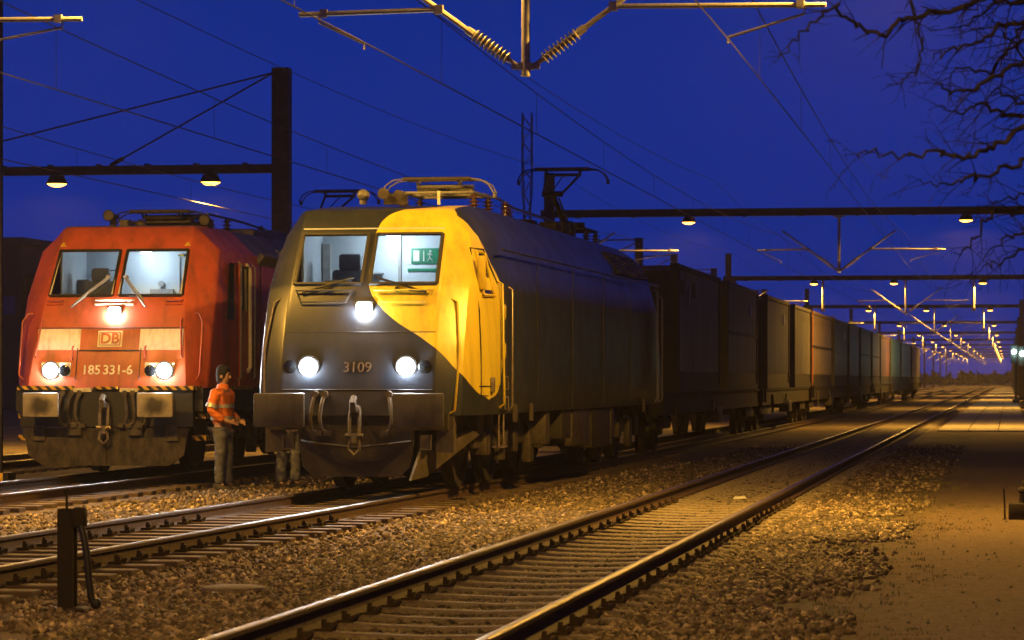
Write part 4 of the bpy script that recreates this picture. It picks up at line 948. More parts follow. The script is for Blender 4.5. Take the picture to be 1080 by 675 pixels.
for x in (-.52,.42): b = MB(); b.bx(x-.05,x+.15,.40,.48,.60,.82); b.tube([(x-.05,.39,.60),(x+.15,.39,.60),(x+.15,.39,.82),(x-.05,.39,.82),(x-.05,.39,.60)], .013, 5); b.build('cable_socket', M['under2'], DB)
for s_ in (-1,1): b = MB(); b.bx(s_*.94,s_*1.12,.42,.56,.52,.74); b.tube([(s_*.94,.41,.52),(s_*1.12,.41,.52),(s_*1.12,.41,.74),(s_*.94,.41,.74),(s_*.94,.41,.52)], .013, 5); b.build('jumper_socket', M['under2'], DB)
M['plough'] = mat('rusty_plough', (.050,.039,.028), .7, c2=(.014,.011,.009), scale=5, stretch=(1.6,1,.8), bump=.2, lo=.4, hi=.6)
b = MB(); b.prism([(-1.28,.70),(-1.20,.30),(-.98,.14),(.98,.14),(1.20,.30),(1.28,.70)], (0,.44,0),(1,0,0),(0,0,1),(0,.06,0)); b.bx(-.012,.012,.42,.44,.14,.5); b.build('rail_guard', M['plough'], DB)
for s_ in (-1,1):
    X = s_*1.492
    b = MB(); b.slab([(X+s_*.008,1.86,2.35),(X+s_*.008,2.32,2.35),(X+s_*.008,2.32,3.22),(X+s_*.008,2.06,3.22)], .016); b.build('side_window', M['darkglass'], DB)
    b = MB(); b.bbox((X,2.95,2.3),(.03,.66,1.95),.01); dr = b.build('door', M['red'], DB); b = MB(); b.slab([(X+s_*.02,2.72,2.5),(X+s_*.02,3.18,2.5),(X+s_*.02,3.18,3.2),(X+s_*.02,2.72,3.2)], .01); b.build('door_window', M['darkglass'], dr)
    handrail(DB, [(X,2.52,1.42),(X+s_*.06,2.52,1.46),(X+s_*.06,2.52,3.2),(X,2.52,3.25)], M['galv'])
    handrail(DB, [(X,3.40,1.42),(X+s_*.06,3.40,1.46),(X+s_*.06,3.40,3.2),(X,3.40,3.25)], M['galv'])
    b = MB(); b.tube([(X+s_*.03,2.98,3.22),(X+s_*.05,3.12,3.16),(X+s_*.05,3.14,1.62),(X+s_*.03,3.04,1.55)], .032, 8); b.build('door_grab_bar', M['white'], DB, 50)
    for z_ in (.55,.88): b = MB(); b.bx(s_*1.24,s_*1.46,.75,1.45,z_-.04,z_+.04); b.build('step', M['hazard'], DB)
    b = MB(); b.bx(s_*1.25,s_*1.28,.8,1.4,.5,1.27); b.build('step_back', M['under'], DB)
    b = MB(); b.tube([(X,4.02,1.35),(X,4.02,3.3)], .014, 5); b.build('panel_seam', M['black'], DB)
    for k in range(5): b = MB(); b.bbox((s_*1.40,5.0+k*2.1,3.3),(.10,1.8,.34),.02, Matrix.Rotation(s_*R(38),3,'Y')); b.build('louvre_panel', M['roofgrey'], DB, 40)
loco_bogie(DB, 3.9, (-1.3,1.3), 1.5); loco_bogie(DB, LD-3.9, (-1.3,1.3), 1.5)
b = MB(); b.bbox((0,LD/2,.66),(2.6,5.2,.66),.05); b.build('transformer_tank', M['under'], DB, 40)
pantograph(DB, 4.1, 3.60, .50, .8, M['under2'], 1)
pantograph(DB, LD-2.2, 3.80, 1.42, .8, M['gantry'], -1)
for x, dz in ((-.42,.16),(.98,.10)):
    b = MB(); b.lathe([(.09,-.16),(.08,-.16),(.065,-.06),(.045,.05),(.04,.30)], (x,2.15 if x < 0 else 2.6,3.80+dz),'y',16); b.bx(x-.04,x+.04,2.2 if x < 0 else 2.7,2.3 if x < 0 else 2.8,3.6,3.80+dz); b.build('horn', M['under2'], DB, 40)
b = MB(); b.bx(-.28,-.14,2.1,2.3,3.79,3.90); b.lathe([(.10,0),(.09,.07),(.04,.11),(.001,.12)], (.02,2.25,3.79),'z',12); b.build('antenna', M['under2'], DB, 40)
for k in range(6): b = MB(); insulator(b, (.3-.6*(k%2),6.5+k*1.2,3.79),(0,0,1),.34,.08,5); b.build('insulator', M['ceramic'], DB, 35)
b = MB(); b.tube([(.3,5.2,4.15),(.2,8,4.15),(-.1,11,4.15),(.1,14.6,4.15)], .022, 6); b.build('roof_conductor', M['steel'], DB)
b = MB(); b.bbox((0,9.4,3.86),(1.5,5.6,.22),.04); b.build('roof_hatch', M['roofgrey'], DB, 40)

# ================================================================== FREIGHT TRAIN
def cmat(name, c, rough=.48):
    c = tuple(x*1.55 for x in c); return mat(name, c, rough, c2=tuple(x*.72 for x in c), scale=2.5, bump=.04, bscale=3, dirt=tuple(x*.4 for x in c), dirt_s=.9, stretch=(1,1,.25))
CM = {'olive': cmat('olive_grey_panels', (.115,.105,.085)), 'brown': cmat('brown_panels', (.12,.09,.065)), 'slate': cmat('slate_panels', (.085,.09,.09)), 'tan': cmat('tan_panels', (.33,.23,.13)),
      'rust': cmat('rust_red_panels', (.20,.085,.045)), 'teal': cmat('blue_green_panels', (.05,.10,.10)), 'pale': cmat('pale_grey_panels', (.45,.42,.36)), 'grey': cmat('grey_panels', (.20,.19,.17))}
M['frame'] = mat('container_frame', (.022,.020,.018), .65, scale=6, dirt=(.045,.032,.02), dirt_s=1.5)
M['orange'] = mat('orange_lit_post', (.62,.20,.05), .6, c2=(.5,.15,.04), scale=6)  # sodium light on one container's front posts, put into their colour
TX = -7.79; HWC = 1.24; Z0, Z1 = RZ+1.17, RZ+3.76
def at_px(px_, u):
    q = (px_-540)/3250; c, s_ = math.cos(YAW), math.sin(YAW); return u*(c+q*s_)/(q*c-s_)
edges = [(716,760),(768,799.4),(809.5,832.6),(838.5,855.6),(856.8,878),(880,894.4),(896,906.7),(908,919),(920.4,928.4),(929.2,939),(940,950),(950.9,961),(962,970.4)]
cols_ = ['olive','brown','olive','olive','brown','slate','grey','slate','tan','rust','teal','pale','pale']
descr = ['large dark olive container right behind the locomotive','dark brown container second in the train','dark olive ribbed container third in the train, with a pale reflection','olive container fourth in the train, just before the orange post','dark brown container with a bright orange front corner post','slate grey container sixth in the train','grey container seventh in the train, catching greenish light','slate grey container eighth in the train','tan container in the far part of the train','rust red container behind the tan one','blue-green container third from the end of the train','pale grey container next to last in the train','pale grey container at the far end of the train']
spans = []
for k, (a, b_) in enumerate(edges):
    t0, t1 = at_px(a, TX+HWC), at_px(b_, TX+HWC); spans.append((t0, t1))
# the nearest two corrugation levels share a few ribs only; every panel rib is real
def container(k, t0, t1):
    Lc = t1-t0; m = CM[cols_[k]]; r = thing('freight_container', descr[k], 'container', (TX, t0, Z0), 0, 'containers on the freight train'); H = Z1-Z0
    b = MB(); b.bx(-HWC+.06,HWC-.06,.06,Lc-.06,.30,H-.03); b.build('box', m, r)
    b = MB(); b.bx(-HWC+.03,HWC-.03,.03,Lc-.03,.0,.16)
    for s_ in (-1,1): b.bx(s_*(HWC-.07),s_*HWC,.12,Lc-.12,.0,.15)
    b.build('base_frame', M['frame'], r)
    for s_ in (-1,1):
        b = MB(); b.bx(s_*(HWC-.08),s_*(HWC-.035),.12,Lc-.12,.15,.42); b.build('lower_skirt', M['frame'], r)
        for y in (.0, Lc-.16): b = MB(); b.bx(s_*(HWC-.16),s_*HWC,y,y+(.16 if not (k == 4 and y == 0) else .42),.0,H); b.bx(s_*(HWC-.18),s_*(HWC+.006),y-.006 if y else -.006,y+.185,H-.12,H+.008); b.build('corner_post', M['orange'] if k == 4 and y == 0 else M['frame'], r)
        b = MB(); b.bx(s_*(HWC-.09),s_*HWC,.16,Lc-.16,H-.10,H); b.build('top_rail', m if k not in (0,2) else M['frame'], r)
        n = int(Lc/.62) if k < 7 else int(Lc/1.2)
        for j in range(n):
            y = .22 + (Lc-.44)*(j+.5)/n; b = MB(); w_ = (Lc-.44)/n*.40
            b.prism([(-w_*1.25,0),(-w_,.05),(w_,.05),(w_*1.25,0)], (s_*(HWC-.075),y,.43),(0,1,0),(s_,0,0),(0,0,H-.56)); 
            if s_ > 0 or k < 2: b.build('side_panel', m, r)
    b = MB(); b.bx(-HWC+.16,HWC-.16,-.004,.06,.16,H-.14); 
    for x in (-.55,-.2,.2,.55): b.cyl((x,-.03,.2),(x,-.03,H-.2),.022,6)
    b.build('end_doors', M['frame'], r)  # end doors coloured dark to paint in the shade of the gaps
    if k in (1,4,7,8): b = MB(); b.bx(HWC-.03,HWC+.002,.16,Lc-.16,H*.52,H*.52+.07); b.build('mid_rail', M['frame'], r)
    if k in (1,2,5): b = MB(); b.bx(HWC-.03,HWC+.004,Lc*.72,Lc*.72+.5,H-.72,H-.44); b.build('placard', CM['pale'], r)
    if k == 0:
        for y in (.55,2.9): b = MB(); b.bx(HWC-.02,HWC+.004,y,y+.45,H-.62,H-.30); b.build('vent_plate', M['frame'], r)
        b = MB(); b.bx(HWC-.02,HWC+.006,2.2,2.34,H-.75,H-.42); b.build('placard', CM['pale'], r)
for k, (t0, t1) in enumerate(spans): container(k, t0, t1)
def wagon(k, t0, t1, label):
    r = thing('container_wagon', label, 'wagon', (TX, t0, RZ), 0, 'container wagons'); Lw = t1-t0
    b = MB()
    for s_ in (-1,1): b.bx(s_*1.0,s_*1.18,.55,Lw-.55,.72,1.12); b.bx(s_*.95,s_*1.22,.55,Lw-.55,1.12,1.165)
    for j in range(int(Lw/2.4)): b.bx(-1.0,1.0,1.2+j*2.4,1.4+j*2.4,.80,1.10)
    b.bx(-1.3,1.3,.45,.62,.80,1.2); b.bx(-1.3,1.3,Lw-.62,Lw-.45,.80,1.2); b.build('underframe', M['under'], r)
    for yb in (2.4, Lw-2.4):
        g_ = link('bogie', None, r, (0,yb,0)); b = MB()
        for s_ in (-1,1): b.bbox((s_*1.02,0,.56),(.14,2.5,.22),.03); b.bbox((s_*1.02,0,.72),(.18,.6,.3),.03)
        b.bbox((0,0,.62),(1.95,.4,.24),.03); b.build('bogie_frame', M['under'], g_, 40)
        for a in (-.9,.9): wheelset(g_, a, .46)
    for s_ in (-1,1):
        b = MB(); b.lathe([(.14,.47),(.14,.2),(.09,.18),(.09,.04),(.22,.03),(.22,.0)], (s_*.875,0,1.05),'y',14); b.build('buffer', M['under'], r, 35); b = MB(); b.lathe([(.14,-.47),(.14,-.2),(.09,-.18),(.09,-.04),(.22,-.03),(.22,.0)], (s_*.875,Lw,1.05),'y',14); b.build('buffer', M['under'], r, 35)
        b = MB(); b.tube([(s_*1.2,3.6,1.0),(s_*1.22,3.6,.5),(s_*1.22,4.1,.5),(s_*1.2,4.1,1.0)], .02, 5); b.build('step', M['under2'], r)
        b = MB(); b.bbox((s_*1.1,Lw/2,.62),(.3,1.3,.34),.03); b.build('brake_gear_box', M['under2'], r, 40)
        b = MB(); b.lathe([(.001,-.02),(.16,-.02),(.16,.02),(.001,.02)], (s_*1.24,Lw/2-1.6,.85),'x',14); b.build('brake_handwheel', M['under2'], r, 40)
wn = ['first','second','third','fourth','fifth','sixth','seventh']
prev = 37.0 + LB + .1
for j in range(0, 13, 2):
    last = spans[min(j+1,12)][1]; nxt = spans[j+2][0] if j+2 < 13 else last+1.6
    end = (last+nxt)/2
    wagon(j//2, prev, end, f"flat container wagon, {wn[j//2]} behind the locomotive" if j < 12 else 'flat container wagon at the tail of the train'); prev = end
# ================================================================== PEOPLE
from mathutils import noise
def skin(name, joints, edges_, m, parent, sub=2, loc=(0,0,0), folds=0):
    me = bpy.data.meshes.new('sk'); me.from_pydata([j[0] for j in joints], edges_, [])
    o = bpy.data.objects.new('sk', me); col.objects.link(o)
    o.modifiers.new('s','SKIN'); sv = me.skin_vertices[0].data
    for i, j in enumerate(joints):
        r_ = j[1]; sv[i].radius = r_ if hasattr(r_,'__len__') else (r_, r_)
        sv[i].use_root = (i == 0)
    o.modifiers['s'].use_smooth_shade = True
    u = o.modifiers.new('u','SUBSURF'); u.levels = sub; u.render_levels = sub
    bpy.context.view_layer.update(); mm = bpy.data.meshes.new_from_object(o.evaluated_get(bpy.context.evaluated_depsgraph_get()))
    bpy.data.objects.remove(o); mm.materials.clear(); mm.materials.append(m); mm.polygons.foreach_set('use_smooth',[True]*len(mm.polygons))
    if folds:
        for v in mm.vertices: v.co += v.normal * folds * (noise.noise(Vector((v.co.x*9, v.co.y*9, v.co.z*22))) + .6*noise.noise(Vector((v.co.x*20, v.co.y*20, v.co.z*40))))
    return link(name, mm, parent, loc)
M['skin'] = mat('skin', (.50,.30,.20), .55, scale=12)
M['jacket'] = mat('orange_jacket', (.90,.24,.03), .7, c2=(.75,.18,.02), scale=9, bump=.5, bscale=11, dirt=(.35,.09,.02), dirt_s=4)
M['jeans'] = mat('grey_trousers', (.17,.18,.215), .85, c2=(.10,.105,.125), scale=8, bump=.5, bscale=13)
M['reflective'] = mat('reflective_tape', (.62,.62,.58), .35, .3, scale=30)
M['boots'] = mat('dark_boots', (.025,.02,.017), .6, scale=20)
M['cap'] = mat('dark_knit_cap', (.014,.013,.013), .9, scale=60, bump=.4)
M['greycloth'] = mat('dark_work_jacket', (.05,.05,.05), .8, scale=10, bump=.4)
def person(label, loc, rz, jacket, tape):
    """standing figure facing local -y"""
    P = thing('person', label, 'person', loc, rz)
    hip = (0,0,.94)
    J = [(hip,(.15,.115)), ((0,.01,1.10),(.145,.11)), ((0,.015,1.28),(.165,.115)), ((0,.02,1.43),(.17,.10)), ((0,.01,1.51),(.06,.06)), ((0,-.01,1.575),(.055,.06)), ((0,-.02,1.66),(.075,.095)), ((0,-.02,1.75),(.07,.088)), ((0,-.02,1.80),(.035,.045)),
         ((-.10,0,.86),(.085,.09)), ((-.105,-.01,.50),(.06,.065)), ((-.11,.02,.10),(.04,.045)), ((-.12,-.08,.05),(.035,.025)),
         ((.10,0,.86),(.085,.09)), ((.105,-.02,.50),(.06,.065)), ((.115,.0,.10),(.04,.045)), ((.13,-.10,.05),(.035,.025)),
         ((-.20,.02,1.42),(.06,.06)), ((-.27,.06,1.16),(.045,.045)), ((-.20,-.17,1.02),(.035,.035)), ((-.16,-.24,.99),(.03,.022)),
         ((.20,.02,1.42),(.06,.06)), ((.27,.06,1.16),(.045,.045)), ((.20,-.17,1.02),(.035,.035)), ((.16,-.24,.99),(.03,.022))]
    E = [(0,1),(1,2),(2,3),(3,4),(4,5),(5,6),(6,7),(7,8),(0,9),(9,10),(10,11),(11,12),(0,13),(13,14),(14,15),(15,16),(3,17),(17,18),(18,19),(19,20),(3,21),(21,22),(22,23),(23,24)]
    for base, s_ in ((20,-1),(24,1)):                       # five fingers, curled
        hx, hy, hz = J[base][0]
        for q, (dx, ln) in enumerate(((-.026,.05),(-.009,.058),(.009,.054),(.026,.044))):
            a = len(J); J.append(((hx - s_*.02 + dx*.2, hy-.04, hz+dx),(.0095,.0095))); J.append(((hx - s_*.05, hy-.04-ln*.5, hz+dx-.012),(.0085,.0085))); E += [(base,a),(a,a+1)]
        a = len(J); J.append(((hx - s_*.005, hy-.0, hz+.045),(.011,.011))); J.append(((hx - s_*.035, hy-.03, hz+.06),(.0095,.0095))); E += [(base,a),(a,a+1)]
    bd = skin('body', J, E, M['skin'], P)
    # face: nose, ears, eyes
    b = MB(); b.prism([(0,.02),(-.03,-.025),(0,-.03)], (-.011,-.105,1.675),(0,1,0),(0,0,1),(.022,0,0)); b.lathe([(.001,-.012),(.02,-.008),(.028,.0),(.02,.008),(.001,.012)], (-.082,-.01,1.67),'x',10); b.lathe([(.001,-.012),(.02,-.008),(.028,.0),(.02,.008),(.001,.012)], (.082,-.01,1.67),'x',10); b.build('nose_and_ears', M['skin'], bd, 50)['kind'] = 'stuff'
    for s_ in (-1,1): b = MB(); b.lathe([(.001,-.006),(.012,-.004),(.012,.01)], (s_*.032,-.108,1.70),'y',8); b.build('eye', M['boots'], bd)
    T = [((0,.0,.99),(.20,.165)), ((0,.01,.90),(.175,.15))]
    LJ = [((0,.0,.97),(.165,.135)), ((-.10,.0,.84),(.108,.112)), ((-.107,-.015,.52),(.085,.09)), ((-.112,.01,.28),(.075,.085)), ((-.114,.0,.09),(.07,.088)), ((.10,.0,.84),(.108,.112)), ((.107,-.025,.52),(.085,.09)), ((.115,-.01,.28),(.075,.085)), ((.118,-.02,.09),(.07,.088))]
    skin('trousers', LJ, [(0,1),(1,2),(2,3),(3,4),(0,5),(5,6),(6,7),(7,8)], M['jeans'], P, 3, folds=.012)
    JJ = [((0,.0,.93),(.195,.155)), ((0,.01,1.08),(.205,.165)), ((0,.02,1.28),(.205,.16)), ((0,.02,1.43),(.185,.13)), ((0,.01,1.525),(.085,.085)),
          ((-.205,.02,1.42),(.085,.09)), ((-.285,.065,1.16),(.078,.08)), ((-.215,-.14,1.03),(.062,.062)), ((.205,.02,1.42),(.085,.09)), ((.285,.065,1.16),(.078,.08)), ((.215,-.14,1.03),(.062,.062))]
    jk = skin('jacket', JJ, [(0,1),(1,2),(2,3),(3,4),(3,5),(5,6),(6,7),(3,8),(8,9),(9,10)], jacket, P, 3, folds=.013)
    if tape:
        for z_ in (1.06,1.24):
            b = MB(); prof = []
            for dz in (-.028,.028): prof.append([( .198*math.cos(a), .012+.166*math.sin(a), z_+dz) for a in [2*math.pi*q/24 for q in range(24)]])
            b.v += prof[0]+prof[1]
            for q in range(24): b.f.append((q,(q+1)%24,24+(q+1)%24,24+q)); b.m.append(0)
            b.build('reflective_band', M['reflective'], jk, 60)
        for s_ in (-1,1):
            b = MB(); d = Vector((s_*.08,.045,-.26)).normalized(); c = Vector((s_*.262,.053,1.235)); b.lathe_dir([(.092,-.03),(.093,.03)], c, d, 14); b.build('sleeve_band', M['reflective'], jk, 60)
    b = MB(); b.lathe([(.084,1.585),(.094,1.63),(.099,1.70),(.097,1.76),(.085,1.805),(.055,1.835),(.02,1.845),(.001,1.847)], (0,.004,0),'z',18)
    b.v = [(x*(.93), y*1.08, z + (max(0,-y+.02)/.11*.105*max(0,min(1,(1.80-z)/.12)))) for x, y, z in b.v]; b.build('hair', M['cap'], P, 60)
    b = MB(); b.lathe([(.095,1.47),(.092,1.52),(.084,1.55),(.078,1.56)], (0,.01,0),'z',14); b.build('collar', jacket, jk, 60)
    for s_, dy in ((-1,0),(1,-.02)):
        b = MB(); x = s_*.116; b.v += []; sec = [(.09,.055,.10),(.05,.058,.12),(-.03,.055,.09),(-.12,.055,.065),(-.19,.045,.055),(-.215,.02,.04)]
        for y, hw_, h_ in sec: b.v += [(x-hw_,y+dy,.0),(x+hw_,y+dy,.0),(x+hw_,y+dy,h_*.6),(x+hw_*.6,y+dy,h_),(x-hw_*.6,y+dy,h_),(x-hw_,y+dy,h_*.6)]
        for i in range(5):
            for q in range(6): b.f.append((i*6+q,i*6+(q+1)%6,(i+1)*6+(q+1)%6,(i+1)*6+q)); b.m.append(0)
        b.f += [tuple(range(6)), tuple(range(30,36))]; b.m += [0,0]; b.build('boot', M['boots'], P, 50)
    return P
person('person in an orange high-visibility jacket and grey trousers standing between the locomotives', (-11.37,43.95,.0), R(78), M['jacket'], True)
person("person mostly hidden behind the charcoal locomotive's left buffer, only grey trouser legs showing", (-10.62,44.9,.0), R(35), M['greycloth'], False)

# ================================================================== FOREGROUND
M['post'] = mat('dark_rusty_steel', (.012,.009,.008), .8, .1, c2=(.024,.016,.010), scale=12, bump=.3, bscale=40)
p = px2(71, 640, 21.7); r = thing('steel_post', 'dark rusty steel post with a thin rod on top, foreground left', 'post', (p.x, p.y, 0))
b = MB(); b.bx(-.058,.058,-.052,-.040,-.1,.72); b.bx(-.058,.058,.040,.052,-.1,.72); b.bx(-.006,.006,-.04,.04,-.1,.72); b.build('post_beam', M['post'], r)
b = MB(); b.cyl((.012,-.046,.70),(.010,-.046,.84),.010,6); b.lathe([(.001,-.02),(.017,-.012),(.017,.012),(.001,.02)], (.010,-.046,.845),'z',8); b.build('rod', M['post'], r)
b = MB(); b.bbox((.105,-.05,.66),(.10,.09,.15),.025); b.tube([(.05,-.05,.68),(.11,-.05,.70)], .03, 6); b.build('hose_bracket', M['post'], r, 40)
b = MB(); b.tube([(.10,-.05,.66),(.125,-.07,.60),(.15,-.08,.50),(.175,-.09,.36),(.185,-.09,.22),(.20,-.085,.10),(.225,-.08,.05)], .026, 8); b.bbox((.232,-.08,.06),(.07,.06,.07),.02); b.build('hanging_hose', M['black'], r, 50)
b = MB(); b.bbox((0,0,.0),(.34,.30,.05),.02); b.build('base', M['post'], r)
p = px2(246, 623, 23.3); b = MB(); b.lathe([(.001,.035),(.20,.035),(.235,.025),(.24,-.05)], (0,0,0),'z',26); tag(b.build('cable_cover', M['sleeper'], None, 40, (p.x,p.y,.035)), 'flat round concrete cover lying in the gravel by the near track', 'cover')
p = px2(66, 496, 46); b = MB()
r = thing('marker_post', 'small yellow marker under the front of the red locomotive', 'marker', (-14.52, 43.2, 0)); b.bbox((0,0,.13),(.075,.03,.26),.006); b.build('plate', M['yellowstripe'], r); b = MB(); b.cyl((0,.03,-.05),(0,.03,.2),.015,6); b.build('stake', M['post'], r)
p = px2(1070, 545, 35.9); r = thing('point_machine', 'small dark trackside box with a lever at the right edge', 'trackside box', (p.x+.05, p.y, 0))
b = MB(); b.bbox((.05,.0,.09),(.34,.34,.20),.02); b.build('housing', M['post'], r, 40); b = MB(); b.lathe([(.07,.19),(.06,.22),(.05,.30),(.085,.33),(.08,.36),(.03,.38),(.025,.44),(.001,.45)], (.06,-.02,0),'z',12); b.build('bollard_top', M['post'], r, 40); b = MB(); b.tube([(-.16,-.1,-.05),(-.165,-.1,.2),(-.175,-.1,.36)], .013, 6); b.build('lever', M['post'], r)
def chunk(m, x, y, s_, h):
    b = MB(); n = 7; 
    for k in range(n): a = 2*math.pi*k/n; q = s_*random.uniform(.7,1.15); b.v.append((math.cos(a)*q, math.sin(a)*q*.7, 0))
    for k in range(n): v = b.v[k]; b.v.append((v[0]*.7, v[1]*.7, h*random.uniform(.6,1.1)))
    for k in range(n): b.f.append((k,(k+1)%n,n+(k+1)%n,n+k)); b.m.append(0)
    b.f.append(tuple(range(n,2*n))); b.m.append(0); return b
p = px2(780, 525, 41.5); tag(chunk(0,0,0,.09,.035).build('litter', M['signwhite'], None, None, (p.x,p.y,.02)), 'crumpled pale scrap lying between the near rails', 'litter')
p = px2(797, 635, 22.2); tag(chunk(0,0,0,.07,.04).build('pale_stone', M['sleeper'], None, None, (p.x,p.y,.03)), 'pale flat stone lying among the ballast at lower centre right', 'stone')

# ================================================================== BARE TREE, trunk out of frame on the right
M['bark'] = mat('dark_bark', (.022,.019,.016), .9, c2=(.04,.033,.026), scale=14, bump=.6)
root = thing('bare_tree', 'leafless tree whose dark twigs hang in from the upper right', 'tree', (4.9, 19.0, 0))
base = Vector((4.9,19.0,0))
tr = MB(); tr.tube([(0,0,-.3),(.02,.0,.8),(-.05,.05,1.9),(-.12,.02,2.9),(-.35,.0,3.9),(-.5,.1,5.0),(-.7,.2,6.4)], [.26,.21,.18,.16,.13,.10,.05], 10); tr.build('trunk', M['bark'], root, 60)
br = MB(); rt = random.Random(5)
def grow(p, d, L_, r_, depth, droop):
    pts = [p]; rs = [r_]; n = max(3, int(L_/.09)); q = p.copy(); dd = d.normalized(); kids = []
    for i in range(n):
        dd = (dd + Vector((rt.gauss(0,.11), rt.gauss(0,.11), rt.gauss(0,.10)-droop))).normalized(); q = q + dd*(L_/n); pts.append(q.copy()); rs.append(r_*(1-.75*(i+1)/n)+.0015)
        if depth > 0 and i >= 0 and rt.random() < (.62 if depth > 1 else .50): kids.append((q.copy(), dd.copy(), i/n))
    br.tube(pts, [q*.44 for q in rs], 4 if r_ < .01 else 6)
    for kp, kd, f in kids:
        ax = Vector((rt.gauss(0,1),rt.gauss(0,1),rt.gauss(0,1))).normalized(); nd = (kd + ax.cross(kd)*rt.uniform(.5,1.1)).normalized()
        grow(kp, nd, L_*rt.uniform(.25,.5)*(1-.35*f), max(r_*.5*(1-.5*f),.0028), depth-1, droop*.7)
def limb(pxs, Ys, r0, r1, depth, kid_L, dens):
    """a limb through a few points of its own depth, with side twigs along it"""
    P_ = [px2(a, c, Y) - base for (a, c), Y in zip(pxs, Ys)]; pts = []
    for i in range(len(P_)-1):
        for k in range(6):
            f = k/6; pts.append(P_[i].lerp(P_[i+1], f) + Vector((rt.gauss(0,.012),rt.gauss(0,.02),rt.gauss(0,.012))))
    pts.append(P_[-1]); n = len(pts); rs = [r0+(r1-r0)*i/(n-1) for i in range(n)]
    br.tube(pts, [q*.64 for q in rs], 6)
    for i in range(2, n):
        if rt.random() < dens:
            d = (pts[i]-pts[i-1]).normalized(); ax = Vector((rt.gauss(0,1),rt.gauss(0,1),rt.gauss(0,1))).normalized()
            grow(pts[i], (d*1.3 + ax.cross(d)*rt.uniform(.5,1.0)), kid_L*rt.uniform(.5,1.2), max(rs[i]*.55,.004), depth, .02)
    grow(pts[-1], (pts[-1]-pts[-3]), kid_L*.7, r1, depth, .02)
limb([(1150,-60),(1060,-10),(1000,10),(958,18),(930,38),(905,28),(880,6),(858,20),(838,42),(822,60)], [19,18.6,18.2,18,17.8,17.5,17.3,17,16.8,16.6], .03,.006,1,.20,.5)
limb([(1120,-40),(1000,-25),(958,-8),(965,15),(972,40),(974,62),(962,78),(945,88)], [19,18.6,18.4,18.3,18.3,18.2,18.2,18.1], .022,.005,2,.17,.6)
limb([(1180,60),(1110,55),(1065,70),(1030,95),(1003,96),(985,88)], [19.2,18.6,18,17.6,17.2,17], .032,.006,2,.30,.55)
limb([(1180,40),(1100,20),(1060,28),(1030,45),(1005,52),(985,62)], [19.3,18.8,18.6,18.2,18,17.8], .032,.006,2,.30,.6)
limb([(1180,-20),(1110,-10),(1070,5),(1040,-2),(1015,18)], [19.3,19,19,18.8,18.6], .032,.006,2,.32,.7)
limb([(1180,90),(1100,120),(1060,122),(1035,108),(1010,120),(990,112)], [19.5,19.2,19,18.8,18.5,18.2], .028,.005,2,.26,.5)
limb([(1190,90),(1110,112),(1072,142),(1045,160),(1015,166),(985,160),(945,163),(915,160),(898,163)], [18,17.4,17,16.8,16.5,16.2,16,15.8,15.6], .030,.005,2,.24,.5)
limb([(1190,120),(1100,150),(1072,172),(1040,184),(1015,190),(990,196),(968,190)], [18.5,18,17.6,17.3,17,16.8,16.6], .026,.005,2,.26,.55)
limb([(1190,200),(1110,212),(1075,225),(1050,222),(1035,240),(1022,262),(1010,268)], [20,19.5,19.2,19,18.8,18.6,18.4], .026,.005,2,.30,.6)
limb([(1190,230),(1110,240),(1080,262),(1058,275),(1035,285)], [20,19.4,19,18.8,18.6], .022,.005,2,.30,.65)
for pxs in ([(1190,20),(1120,70),(1085,95),(1058,118)],[(1190,60),(1110,90),(1078,60),(1052,30)],[(1190,130),(1120,180),(1085,205),(1050,212)]): limb(pxs, [19.6,19.2,19,18.8], .025,.006,2,.32,.75)
for pxs in ([(1190,0),(1110,30),(1075,45),(1045,75),(1015,70),(995,85)],[(1180,-20),(1100,5),(1060,-5),(1030,20),(1000,30)],[(1190,90),(1120,100),(1080,110),(1050,95),(1025,130)],[(1190,60),(1120,40),(1080,25),(1062,50),(1050,78)],[(1190,200),(1120,225),(1085,245),(1060,250),(1040,268)]): limb(pxs, [19.8,19.3,19,18.7,18.4,18.2], .024,.005,2,.28,.7)
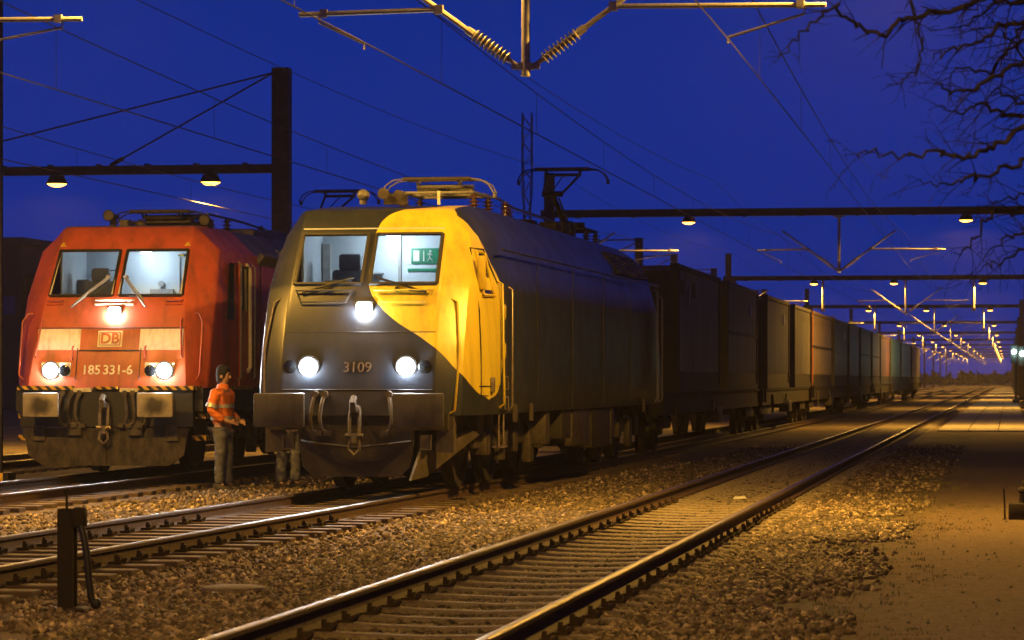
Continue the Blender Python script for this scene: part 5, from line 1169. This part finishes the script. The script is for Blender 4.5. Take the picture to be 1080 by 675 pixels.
# boughs that carry the limbs, outside the frame
for z_, ti in ((6.3,(1180,-20)),(5.6,(1180,60)),(4.6,(1190,90)),(3.6,(1190,200)),(6.6,(1150,-60)),(6.2,(1120,-40)),(4.9,(1190,120)),(3.3,(1190,230)),(5.4,(1180,40)),(5.0,(1180,90)),(4.4,(1190,130))):
    e = px2(*ti, 19.2) - base; s0 = Vector((-.12-.1*max(0,z_-3),.05,min(z_-.4,6.2))); br.tube([s0, (s0+e)/2+Vector((0,0,.12)), e], [.06,.05,.035], 6)
ob = br.build('branches', M['bark'], root); ob['kind'] = 'stuff'

# unseen scrub and trees right of the path, added tall to block sky reflections
M['scrub'] = mat('dark_scrub', (.022,.024,.012), .95, c2=(.04,.034,.02), scale=1.5)
b = MB(); sr = np.random.default_rng(3); V = []; F = []
for (x0, x1, y0, y1, h, n) in ((5.5,12,-30,16,9,6000),(6.0,13,24,150,9.5,15000),(7.0,15,150,420,10,16000),(9,20,420,900,12,14000)):
    c = np.stack([sr.uniform(x0,x1,n), sr.uniform(y0,y1,n), sr.uniform(0,1,n)],1); c[:,2] = .1 + c[:,2]*h*(.55+.45*np.sin(c[:,1]*.35+c[:,0]))
    for q in c:
        i = len(V); t_ = sr.normal(0,.5 if y0 < 100 else (.8 if y0 < 300 else 1.2),(3,3)); V += [tuple(q+t_[0]),tuple(q+t_[1]),tuple(q+t_[2])]; F.append((i,i+1,i+2))
b.v = V; b.f = F; b.m = [0]*len(F)
structure(b.build('sky_blocking_scrub', M['scrub']), 'stuff')

# ================================================================== HAZE: damp evening air round the whole yard
hz = bpy.data.materials.new('evening_haze'); hz.use_nodes = True; n = hz.node_tree; n.nodes.clear()
o_ = n.nodes.new('ShaderNodeOutputMaterial'); v_ = n.nodes.new('ShaderNodeVolumePrincipled'); v_.inputs['Color'].default_value = (1,.93,.84,1); v_.inputs['Density'].default_value = .00028; v_.inputs['Anisotropy'].default_value = .35
n.links.new(v_.outputs[0], o_.inputs['Volume'])
b = MB(); b.bx(-420,260,-60,1000,-1.2,46); structure(b.build('haze', hz), 'stuff')
